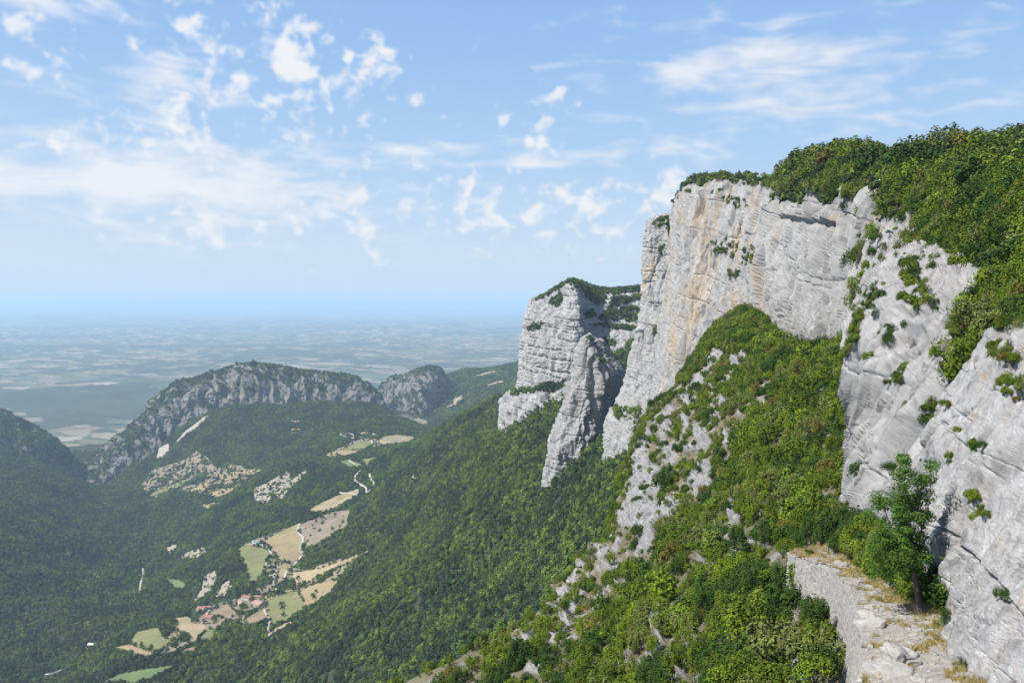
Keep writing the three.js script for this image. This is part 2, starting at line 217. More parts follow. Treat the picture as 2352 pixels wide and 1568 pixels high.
// ---------------------------------------------------------------- the valley: heights between known points
const valleyPoints = [
  [-150, 1040, 2700], [0, 1040, 2850], [90, 1066, 2950], [150, 1095, 3050], [215, 1124, 3200], [-150, 1250, 1900], [0, 1200, 2150], [0, 1300, 1850], [100, 1200, 2300], [150, 1300, 2020], [0, 1420, 1600], [-150, 1420, 1500], [0, 1568, 1300], [120, 1568, 1290], [-150, 1568, 1200], [-150, 1800, 1000], [100, 1800, 1000], [150, 1430, 1600], [220, 1340, 1880], [230, 1220, 2420],
  [260, 1170, 2750], [305, 1230, 2400], [310, 1290, 2130], [315, 1390, 1720], [220, 1480, 1480], [100, 1568, 1310],
  [300, 1100, 3050], [380, 1060, 3150], [400, 1150, 2650], [450, 1100, 2850], [520, 1030, 3050], [450, 1180, 2450], [400, 1250, 2150], [560, 1080, 2750], [600, 1000, 3050], [700, 935, 3300], [800, 925, 3350], [875, 935, 3400], [930, 965, 3080], [975, 992, 2850], [700, 1010, 2850], [780, 1020, 2700], [840, 1000, 2650], [900, 1010, 2600], [950, 1018, 2620],
  [620, 1090, 2350], [700, 1060, 2400], [760, 1060, 2400], [800, 1068, 2300], [830, 1055, 2350], [600, 1150, 2150], [660, 1150, 2050], [720, 1150, 2000], [780, 1130, 2050], [830, 1120, 2030], [500, 1250, 2000], [560, 1230, 1850],
  [560, 1250, 1740], [600, 1250, 1730], [500, 1262, 1890], [430, 1300, 1850], [505, 1330, 1570], [455, 1390, 1560], [400, 1330, 1800], [400, 1400, 1590], [640, 1220, 1780], [700, 1200, 1800], [760, 1190, 1820], [800, 1185, 1850], [690, 1290, 1560], [640, 1320, 1500], [580, 1340, 1480],
  [580, 1385, 1370], [480, 1410, 1340], [650, 1400, 1290], [720, 1340, 1400], [850, 1262, 1550], [640, 1430, 1220], [560, 1430, 1260], [450, 1450, 1250], [350, 1480, 1230], [280, 1510, 1230], [300, 1450, 1400], [380, 1420, 1400], [330, 1540, 1130], [250, 1568, 1120], [420, 1530, 1100],
  [1176, 901, 1750], [1113, 931, 1900], [1063, 956, 2000], [1025, 974, 2100], [978, 999, 2250], [943, 1016, 2300], [875, 1051, 2250], [840, 1071, 2150],
  [1100, 1000, 1500], [1100, 1100, 1150], [1000, 1100, 1450], [900, 1100, 1800], [900, 1200, 1400], [830, 1160, 1800], [800, 1250, 1500], [900, 1300, 1100], [1000, 1250, 1000], [1000, 1400, 750], [900, 1450, 770], [800, 1400, 970], [760, 1480, 860], [700, 1500, 920], [600, 1500, 1060], [500, 1568, 1020], [700, 1568, 820], [900, 1568, 630], [1050, 1568, 520], [1150, 1500, 520], [1200, 1250, 750], [1200, 1350, 600], [1250, 1150, 800], [1300, 1050, 850], [1300, 1200, 640], [1400, 1150, 560], [1440, 1080, 560], [1250, 1000, 1000], [1170, 975, 1250], [1300, 975, 1020], [1400, 1045, 720], [1470, 1055, 600], [1600, 1050, 560],
  [1500, 1250, 420], [1350, 1400, 400], [1200, 1568, 400], [1000, 1800, 400], [1500, 1568, 320], [600, 1800, 750], [300, 1800, 900], [1160, 966, 1195], [1200, 958, 1120], [1260, 944, 1075], [1310, 932, 1038], [1262, 1092, 806], [1300, 1086, 782], [1350, 1052, 776], [1388, 1020, 790], [1405, 1052, 684], [1450, 1046, 630], [930, 985, 3500], [990, 1005, 3300], [875, 958, 3700], [430, 1000, 3200], [480, 962, 3270], [560, 938, 3310], [640, 935, 3320], [340, 1060, 3130], [1176, 930, 2300], [1080, 985, 2500], [1000, 1010, 2600], [1300, 900, 1900], [1450, 900, 1500],
].map(([u, v, d]) => { const p = at(u, v, d); return [p.x / d, Math.log(d), -p.y / d]; });
const valleyAt = (() => {
  const n = valleyPoints.length, S = 1, m = n + 3, A = Array.from({ length: m }, () => new Float64Array(m + 1)), ph = (r2) => r2 < 1e-12 ? 0 : r2 * Math.log(r2) * .5;
  for (let i = 0; i < n; i++) { const [a, b, s] = valleyPoints[i]; for (let j = 0; j < n; j++) { const [c, e] = valleyPoints[j]; A[i][j] = ph((a - c) ** 2 + (b - e) ** 2) * S; } A[i][i] += 2e-4; A[i][n] = A[n][i] = 1; A[i][n + 1] = A[n + 1][i] = a; A[i][n + 2] = A[n + 2][i] = b; A[i][m] = s; }
  for (let k = 0; k < m; k++) { let p = k; for (let i = k + 1; i < m; i++) if (Math.abs(A[i][k]) > Math.abs(A[p][k])) p = i; [A[k], A[p]] = [A[p], A[k]]; for (let i = k + 1; i < m; i++) { const f = A[i][k] / A[k][k]; if (f) for (let j = k; j <= m; j++) A[i][j] -= f * A[k][j]; } }
  const w = new Float64Array(m); for (let k = m - 1; k >= 0; k--) { let s = A[k][m]; for (let j = k + 1; j < m; j++) s -= A[k][j] * w[j]; w[k] = s / A[k][k]; }
  const PA = Float64Array.from(valleyPoints, (p) => p[0]), PB = Float64Array.from(valleyPoints, (p) => p[1]);
  return (x, z) => { const d = -z, a = x / d, b = Math.log(d); let s = w[n] + w[n + 1] * a + w[n + 2] * b; for (let i = 0; i < n; i++) { const da = a - PA[i], db = b - PB[i]; s += w[i] * ph(da * da + db * db); } return -s * d; };
})();
const valleyRough = (x, z) => { const d = -z, a = x / d, g = n3(x / 330 + 5, 1, z / 330), left = smoothstep(d, 1250, 1600) * smoothstep(-a, .28, .40); return left * 62 * (.22 - Math.abs(g)) + left * 12 * fbm(x / 110, 6, z / 110, 2) + (16 * fbm(x / 170, .3, z / 170, 3) + 4 * fbm(x / 40, 5, z / 40, 2)) * smoothstep(d, 500, 1500) * .9 + 2.5 * fbm(x / 30, 2, z / 30, 3); };
const V = (() => {
  const nu = 360, nv = 440, P = new Float32Array((nu + 1) * (nv + 1) * 3), N = new Float32Array(P.length);
  for (let j = 0; j <= nv; j++) { const d = 330 * Math.pow(3750 / 330, j / nv); for (let i = 0; i <= nu; i++) { const x = lerp(-.74, .34, i / nu) * d, k = (j * (nu + 1) + i) * 3; P[k] = x; P[k + 2] = -d; P[k + 1] = valleyAt(x, -d) + valleyRough(x, -d); } }
  const g = { nu, nv, P, N, turn: false }; normals(g); if (N[1] < 0) { g.turn = true; for (let k = 0; k < N.length; k++) N[k] = -N[k]; }
  return g;
})();
console.log('valley');
// where a line of sight meets the valley
const Vbins = (() => {
  const B = new Map(), { nu, nv, P } = V, w = nu + 1; const S = new Float32Array(w * (nv + 1) * 2);
  for (let k = 0, q = 0; k < P.length; k += 3, q += 2) { const s = projXYZ(P[k], P[k + 1], P[k + 2]); S[q] = s[0]; S[q + 1] = s[1]; }
  for (let j = 0; j < nv; j++) for (let i = 0; i < nu; i++) { const a = j * w + i, b = a + 1, c = a + w, d = c + 1; let x0 = 1e9, x1 = -1e9, y0 = 1e9, y1 = -1e9; for (const q of [a, b, c, d]) { x0 = Math.min(x0, S[q * 2]); x1 = Math.max(x1, S[q * 2]); y0 = Math.min(y0, S[q * 2 + 1]); y1 = Math.max(y1, S[q * 2 + 1]); } for (let X = Math.floor(x0 / 8); X <= Math.floor(x1 / 8); X++) for (let Y = Math.floor(y0 / 8); Y <= Math.floor(y1 / 8); Y++) { const key = X * 4096 + Y; let l = B.get(key); if (!l) B.set(key, l = []); l.push(j * nu + i); } }
  return { B, S };
})();
function onValley(u, v) {
  const { nu, P } = V, w = nu + 1, { B, S } = Vbins, l = B.get(Math.floor(u / 8) * 4096 + Math.floor(v / 8)); let best = null;
  if (l) for (const q of l) { const i = q % nu, j = (q / nu) | 0, a = j * w + i;
    for (const [p0, p1, p2] of [[a, a + 1, a + w], [a + 1, a + w + 1, a + w]]) {
      const x0 = S[p0 * 2], y0 = S[p0 * 2 + 1], x1 = S[p1 * 2], y1 = S[p1 * 2 + 1], x2 = S[p2 * 2], y2 = S[p2 * 2 + 1], D = (y1 - y2) * (x0 - x2) + (x2 - x1) * (y0 - y2); if (!D) continue;
      const b0 = ((y1 - y2) * (u - x2) + (x2 - x1) * (v - y2)) / D, b1 = ((y2 - y0) * (u - x2) + (x0 - x2) * (v - y2)) / D, b2 = 1 - b0 - b1; if (b0 < -1e-4 || b1 < -1e-4 || b2 < -1e-4) continue;
      const z = 1 / (b0 / P[p0 * 3 + 2] + b1 / P[p1 * 3 + 2] + b2 / P[p2 * 3 + 2]); if (!best || z > best.z) { const p = at(u, v, -z); best = p; }
    } }
  return best;
}
const valleyY = (x, z) => valleyAt(x, z) + valleyRough(x, z);

// fields, clearings and bare rock in the valley, as outlines
const T = { straw: [.187, .152, .082], pale: [.226, .183, .113], grass: [.113, .121, .045], green: [.066, .105, .035], dusty: [.156, .131, .098], scree: [.234, .218, .195], rock: [.195, .176, .148], earth: [.179, .129, .090] };
const z2 = (p) => zoomed(0, 784, p), z3 = (p) => zoomed(588, 784, p), z4 = (p) => zoomed(0, 1176, p), z5 = (p) => zoomed(588, 1176, p);
const fields = [
  ['pasture', T.grass, z3([[800, 1000], [960, 910], [1060, 930], [1080, 940], [1000, 990], [870, 1000]]), 'grey green pasture below the upper hamlet'],
  ['stubble_field', T.straw, z3([[580, 1060], [760, 1000], [980, 1000], [900, 1040], [700, 1060]]), 'straw coloured terraced field below the grey green pasture'],
  ['stubble_field', T.pale, z3([[1120, 910], [1180, 870], [1300, 860], [1500, 885], [1400, 940], [1300, 945], [1130, 930]]), 'tan field right of the upper hamlet beside the wooded slope'],
  ['pasture', T.green, z3([[750, 1105], [860, 1090], [960, 1125], [960, 1160], [850, 1170]]), 'small green field left of the curving pale track'],
  ['pasture', T.grass, z3([[940, 1090], [1150, 1060], [1030, 1130]]), 'narrow green field right of the curving pale track'],
  ['stubble_field', T.pale, z3([[460, 1566], [600, 1480], [700, 1440], [800, 1395], [860, 1385], [950, 1350], [940, 1410], [820, 1490], [640, 1566]]), 'long tan strip field in the middle of the valley side'],
  ['meadow', T.straw, z5([[60, 275], [200, 190], [380, 110], [400, 110], [380, 180], [425, 240], [405, 330], [415, 390], [385, 440], [280, 470], [200, 440], [150, 340]]), 'dry yellow meadow left of the winding white road'],
  ['meadow', T.dusty, z5([[425, 108], [700, 0], [880, -20], [830, 140], [690, 210], [560, 310], [445, 340], [450, 250], [405, 180]]), 'grey brown pasture slope right of the winding white road'],
  ['pasture', T.grass, z5([[-170, 350], [-100, 300], [0, 325], [100, 350], [125, 400], [75, 490], [80, 520], [0, 640], [-80, 640], [-70, 560], [-130, 430]]), 'yellow green pasture under the small pond'],
  ['stubble_field', T.pale, z5([[330, 560], [450, 540], [600, 520], [850, 430], [1060, 345], [1060, 362], [900, 440], [680, 550], [480, 650], [360, 680]]), 'narrow straw strip cutting into the forest slope'],
  ['pasture', T.grass, z5([[100, 800], [380, 725], [410, 780], [450, 880], [440, 900], [270, 1010], [150, 1050], [110, 960]]), 'olive green pasture right of the farm hamlet'],
  ['stubble_field', T.straw, z5([[392, 720], [560, 660], [750, 630], [740, 680], [660, 760], [600, 830], [465, 890], [420, 790]]), 'tan field above the forest edge right of the olive pasture'],
  ['stubble_field', T.earth, z5([[0, 910], [65, 900], [90, 1000], [0, 1030], [-90, 1050], [-100, 980]]), 'brown field below the pink roofed barn'],
  ['stubble_field', T.pale, z5([[110, 1150], [160, 1080], [300, 1010], [360, 1010], [300, 1070], [200, 1120]]), 'small pale field corner on the forest edge below the hamlet'],
  ['stubble_field', T.straw, z5([[200, 480], [330, 480], [270, 560], [240, 640], [190, 690], [200, 580]]), 'thin dry field between the two tracks'],
  ['stubble_field', T.earth, z4([[1960, 900], [2090, 845], [2180, 940], [2100, 990], [2000, 960], [1950, 930]]), 'bare brown yard field between the farm houses'],
  ['meadow', T.grass, z4([[1190, 1190], [1240, 1110], [1450, 1060], [1500, 1150], [1590, 1200], [1540, 1230], [1440, 1300], [1250, 1240]]), 'yellow green meadow left below the hamlet'],
  ['stubble_field', T.straw, z4([[1245, 1245], [1435, 1305], [1380, 1340], [1250, 1325], [1030, 1250], [1190, 1215]]), 'straw coloured strip under the yellow green meadow'],
  ['stubble_field', T.pale, z4([[1550, 990], [1700, 960], [1860, 1020], [1900, 1080], [1800, 1180], [1620, 1090], [1620, 1000]]), 'tan field below the red roofed barn'],
  ['pasture', T.grass, z4([[1905, 1080], [2010, 1070], [1930, 1200], [1805, 1182]]), 'small olive pasture below the stone yard'],
  ['stubble_field', T.earth, z4([[1640, 1290], [1790, 1230], [1800, 1290], [1690, 1310]]), 'little brown field among trees at the slope foot'],
  ['meadow', T.green, z4([[900, 1575], [1100, 1490], [1300, 1450], [1650, 1405], [1560, 1450], [1420, 1520], [1270, 1575]]), 'bright green meadow at the lower edge of the picture'],
  ['meadow', T.green, z4([[1500, 605], [1650, 625], [1715, 670], [1700, 700], [1610, 720], [1540, 650]]), 'round green meadow in the woods of the valley floor'],
  ['clearing', T.grass, z4([[500, 400], [590, 370], [605, 400], [560, 430]]), 'tiny grassy clearing in the left forest'],
  ['clearing', T.green, z4([[750, 625], [860, 660], [850, 685], [765, 650]]), 'small green glade in the left forest'],
  ['clearing', T.dusty, z4([[760, 520], [830, 540], [900, 590], [960, 640], [890, 612], [800, 555]]), 'dusty strip clearing above the green glade'],
  ['clearing', T.dusty, z2([[1380, 1195], [1580, 1145], [1600, 1150], [1520, 1260], [1400, 1225]]), 'dry clearing on the mountain foot, leftmost of its row'],
  ['clearing', T.dusty, z2([[1700, 1100], [1790, 1055], [1850, 1090], [1770, 1150], [1690, 1200]]), 'dry clearing on the mountain foot under the scree chute'],
  ['clearing', T.straw, z2([[1960, 1230], [2070, 1190], [2090, 1150], [2300, 1180], [2352, 1170], [2430, 1200], [2352, 1235], [2200, 1230], [2170, 1280], [2030, 1280]]), 'wide straw coloured clearing on the mountain foot beside the lone house'],
  ['clearing', T.dusty, z2([[1290, 1330], [1330, 1285], [1500, 1300], [1420, 1340]]), 'shrubby dry clearing above the valley stream'],
  ['clearing', T.grass, z2([[1340, 1425], [1450, 1370], [1580, 1320], [1720, 1270], [1800, 1230], [1700, 1300], [1500, 1385], [1400, 1430]]), 'long yellow green strip on the mountain foot'],
  ['clearing', T.straw, z2([[1900, 1400], [2040, 1350], [2200, 1340], [2060, 1420], [1980, 1440]]), 'straw clearing below the lone house'],
  ['clearing', T.straw, z2([[1820, 1510], [1990, 1480], [2040, 1480], [1900, 1540]]), 'little straw clearing over the rocky valley side'],
  ['clearing', T.straw, z2([[1700, 1390], [1850, 1310], [1960, 1300], [1880, 1370]]), 'dry clearing between the yellow green strip and the straw clearing'],
  ['scree', T.scree, z2([[1590, 955], [1640, 890], [1700, 825], [1780, 765], [1860, 700], [1920, 675], [1880, 725], [1795, 800], [1720, 845], [1645, 920]]), 'narrow pale scree chute down the forested mountain side'],
  ['scree', T.scree, z2([[1420, 1095], [1460, 980], [1550, 930], [1550, 1000], [1480, 1070]]), 'broad pale scree patch under the limestone mountain'],
  ['clearing', T.earth, z3([[330, 505], [400, 470], [450, 520], [490, 550], [430, 552]]), 'reddish bare patch under the mountain cliffs'],
  ['scree', T.scree, z3([[500, 535], [530, 488], [590, 478], [560, 515], [540, 545]]), 'pale rock patch right of the reddish bare patch'],
  ['clearing', T.pale, z3([[250, 748], [320, 730], [400, 730], [396, 748]]), 'upper pale terrace cut in the forested hill'],
  ['clearing', T.pale, z3([[250, 822], [330, 805], [412, 803], [412, 822]]), 'lower pale terrace cut in the forested hill'],
  ['rock_face', T.rock, z3([[-20, 1360], [120, 1300], [200, 1250], [330, 1190], [300, 1260], [340, 1280], [430, 1200], [470, 1205], [400, 1300], [300, 1370], [230, 1460], [150, 1400], [110, 1500], [-20, 1480]]), 'broken ochre grey rock band on the wooded valley spur'],
  ['rock_face', T.rock, z4([[1760, 870], [1850, 720], [1870, 620], [1930, 555], [1990, 570], [1980, 680], [1900, 760]]), 'pale layered rock bluff below the farm hamlet'],
  ['rock_face', T.rock, z4([[1960, 790], [2040, 690], [2100, 640], [2130, 700], [2060, 790]]), 'small layered rock step right of the pale bluff'],
  ['rock_face', T.rock, z4([[1520, 340], [1640, 290], [1600, 350], [1560, 390]]), 'brown eroded patch on the valley side, left one'],
  ['rock_face', T.rock, z4([[1640, 440], [1750, 360], [1880, 340], [1900, 380], [1780, 440]]), 'brown eroded patch on the valley side, right one'],
  ['rock_face', T.rock, z3([[1430, 1270], [1450, 1235], [1480, 1290]]), 'tiny pale rock speck on the forest slope'],
  ['grassland', T.dusty, [[548, 1255], [590, 1235], [690, 1200], [760, 1178], [800, 1180], [760, 1228], [700, 1276], [663, 1301], [700, 1310], [760, 1290], [853, 1263], [770, 1335], [775, 1345], [740, 1375], [700, 1400], [650, 1440], [620, 1455], [600, 1440], [560, 1445], [530, 1420], [500, 1440], [480, 1475], [440, 1480], [400, 1500], [340, 1505], [270, 1490], [300, 1465], [350, 1450], [400, 1430], [450, 1425], [480, 1400], [540, 1375], [580, 1360], [620, 1330], [600, 1310], [560, 1320], [570, 1280]], 'dry grassland spur linking the fields round the farm hamlet'],
  ['grassland', T.dusty, zoomed(588, 784, [[560, 1075], [700, 1010], [860, 930], [980, 890], [1150, 880], [1300, 850], [1500, 880], [1400, 950], [1200, 960], [1000, 1010], [900, 1060]]), 'dry grassland round the upper hamlet'],
  ['grassland', T.dusty, zoomed(0, 784, [[1290, 1320], [1380, 1190], [1560, 1130], [1700, 1080], [1800, 1010], [1900, 1060], [1980, 1160], [2100, 1130], [2352, 1160], [2440, 1200], [2352, 1260], [2200, 1340], [2050, 1440], [1800, 1400], [1600, 1360], [1400, 1440], [1330, 1400]]), 'dry scrubby grassland over the mountain foot'],
];
const roads = [
  [z5([[400, 110], [380, 180], [430, 245], [408, 330], [420, 390], [390, 440], [280, 550], [250, 625], [180, 725]]), 6, 'white winding gravel road through the dry meadows'],
  [z5([[-70, 300], [0, 305], [60, 320], [130, 370], [135, 410]]), 4, 'pale track curving round the small pond'],
  [z5([[85, 478], [95, 495], [120, 502], [190, 512], [165, 580], [160, 640], [168, 700]]), 4, 'pale farm track between pasture and hamlet'],
  [z3([[960, 1190], [910, 1240], [910, 1290], [960, 1320], [1010, 1350], [1015, 1390], [1050, 1372]]), 6, 'pale hairpin road in the woods under the fields'],
  [z3([[1040, 1220], [1060, 1280], [1085, 1308], [1070, 1330]]), 5, 'short bare track right of the hairpin road'],
  [z3([[850, 1092], [880, 1115], [1020, 1138]]), 6, 'curving pale track across the small green field'],
  [z3([[760, 1390], [820, 1400], [925, 1408]]), 6, 'pale track along the tan strip field'],
  [z3([[905, 932], [1000, 905], [1050, 910], [1080, 936], [1130, 930], [1310, 946]]), 6, 'white road below the upper hamlet'],
  [z3([[770, 855], [800, 870], [830, 880]]), 5, 'short pale track left of the upper hamlet'],
  [z3([[840, 845], [900, 870], [960, 890]]), 5, 'pale track climbing to the upper hamlet'],
  [z4([[1305, 515], [1315, 570], [1290, 650], [1280, 740]]), 6, 'grey road on the valley floor among trees'],
  [z4([[1890, 955], [1920, 910], [1980, 862], [2080, 838], [2200, 822], [2310, 812]]), 5, 'white road between the farm houses'],
  [z5([[72, 880], [80, 930], [120, 1000], [110, 1080], [122, 1165]]), 3.5, 'thin pale track down from the hamlet'],
  [z4([[410, 1495], [470, 1493], [560, 1455]]), 6, 'pale road bend at the lower left'],
];
for (const f of fields) { f.box = [Math.min(...f[2].map((p) => p[0])), Math.max(...f[2].map((p) => p[0])), Math.min(...f[2].map((p) => p[1])), Math.max(...f[2].map((p) => p[1]))]; }
const fieldAt = (u, v) => fields.find((f) => u >= f.box[0] && u <= f.box[1] && v >= f.box[2] && v <= f.box[3] && inPoly(f[2], u, v));
function segDist(pts, u, v) { let m = 1e9; for (let i = 1; i < pts.length; i++) { const [a, b] = pts[i - 1], [c, d] = pts[i], dx = c - a, dy = d - b, t = clamp(((u - a) * dx + (v - b) * dy) / (dx * dx + dy * dy), 0, 1); m = Math.min(m, Math.hypot(u - a - dx * t, v - b - dy * t)); } return m; }
// ground of the valley
add(gridMesh(V, M.ground, (c, x, y, z, nx, ny) => { const n = n3(x / 25, y / 25, z / 25), k = .8 + .4 * n; c[0] = .017 * k; c[1] = .026 * k; c[2] = .010 * k; }), 'valley_ground', 'forest floor of the deep valley and its sides', '', 'structure');
function clipToCell(poly, x0, x1, y0, y1) {
  let p = poly; for (const [ax, lim, s] of [[0, x0, 1], [0, x1, -1], [1, y0, 1], [1, y1, -1]]) { const o = []; for (let i = 0; i < p.length; i++) { const a = p[i], b = p[(i + 1) % p.length], da = (a[ax] - lim) * s, db = (b[ax] - lim) * s; if (da >= 0) o.push(a); if ((da >= 0) !== (db >= 0)) { const t = da / (da - db); o.push([a[0] + (b[0] - a[0]) * t, a[1] + (b[1] - a[1]) * t]); } } p = o; if (p.length < 3) return null; } return p;
}
function roughen(poly, amp) { const o = []; for (let i = 0; i < poly.length; i++) { const a = poly[i], b = poly[(i + 1) % poly.length], n = Math.max(1, Math.round(Math.hypot(b[0] - a[0], b[1] - a[1]) / 3)); for (let k = 0; k < n; k++) { const t = k / n, u = lerp(a[0], b[0], t), v = lerp(a[1], b[1], t); o.push([u + amp * n3(u / 4, v / 4, 3), v + amp * .6 * n3(u / 4, v / 4, 8)]); } } return o; }
for (const [name, tone, outline, label] of fields) {
  const world = roughen(outline, 3.4).map(([u, v]) => onValley(u, v)).filter(Boolean).map((p) => [p.x, p.z]); if (world.length < 4) continue;
  const xs = world.map((p) => p[0]), zs = world.map((p) => p[1]), x0 = Math.min(...xs), x1 = Math.max(...xs), w0 = Math.min(...zs), w1 = Math.max(...zs), S = Math.max(5, Math.max(x1 - x0, w1 - w0) / 50), pos = [], col = [], nor = [];
  const rocky = name === 'rock_face', lift = (x, z) => valleyY(x, z) + (name === 'grassland' ? .35 : 1.0) + (rocky ? 2.5 + 7 * fbm(x / 16, .5, z / 16, 4) : 0);
  for (let x = x0; x < x1; x += S) for (let z = w0; z < w1; z += S) {
    const c = clipToCell(world, x, x + S, z, z + S); if (!c) continue;
    const tri = THREE.ShapeUtils.triangulateShape(c.map((p) => new THREE.Vector2(p[0], p[1])), []);
    for (const t of tri) for (const k of (() => { const [a, b, d] = t.map((q) => c[q]); return (b[0] - a[0]) * (d[1] - a[1]) - (b[1] - a[1]) * (d[0] - a[0]) > 0 ? [t[0], t[2], t[1]] : t; })()) {
      const [X, Z] = c[k]; pos.push(X, lift(X, Z), Z); const e = rocky ? 3 : 5, n = new THREE.Vector3(lift(X - e, Z) - lift(X + e, Z), 2 * e, lift(X, Z - e) - lift(X, Z + e)).normalize(); nor.push(n.x, n.y, n.z);
      const m = 1 + .34 * fbm(X / 30, 2, Z / 30, 4) + .2 * n3(X / 5, 1, Z / 5), gr_ = smoothstep(fbm(X / 45 + 9, 6, Z / 45, 3), .0, .35) * (name === 'scree' || rocky ? 0 : .5); col.push(lerp(tone[0], .095, gr_) * m, lerp(tone[1], .108, gr_) * m, lerp(tone[2], .04, gr_) * m);
    }
  }
  const g = new THREE.BufferGeometry(); g.setAttribute('position', new THREE.Float32BufferAttribute(pos, 3)); g.setAttribute('normal', new THREE.Float32BufferAttribute(nor, 3)); g.setAttribute('color', new THREE.Float32BufferAttribute(col, 3));
  add(new THREE.Mesh(g, M.ground), name, label, '', 'structure');
}
const gravel = new THREE.MeshStandardMaterial({ color: new THREE.Color().setRGB(.27, .26, .24), roughness: 1 });
for (const [line, width, label] of roads) {
  const pts = line.map(([u, v]) => onValley(u, v)).filter(Boolean); if (pts.length < 2) continue; const c = new THREE.CatmullRomCurve3(pts, false, 'centripetal'), n = 50, pos = [], idx = [];
  for (let i = 0; i <= n; i++) { const p = c.getPoint(i / n), t = c.getTangent(i / n), l = Math.hypot(t.x, t.z) || 1, sx = -t.z / l, sz = t.x / l, w = width / 2 * .85 * (1 + .25 * n3(i * .4, width, 1)); for (const s of [-1, 0, 1]) { const X = p.x + sx * w * s, Z = p.z + sz * w * s; pos.push(X, valleyY(X, Z) + 1.7, Z); } if (i) { const a = (i - 1) * 3, b = i * 3; idx.push(a, b, a + 1, b, b + 1, a + 1, a + 1, b + 1, a + 2, b + 1, b + 2, a + 2); } }
  const g = new THREE.BufferGeometry(); g.setAttribute('position', new THREE.Float32BufferAttribute(pos, 3)); g.setIndex(idx); g.computeVertexNormals(); if (g.attributes.normal.getY(4) < 0) { g.setIndex(idx.reverse()); g.computeVertexNormals(); }
  add(new THREE.Mesh(g, gravel), 'road', label, '', 'structure');
}
console.log('fields');

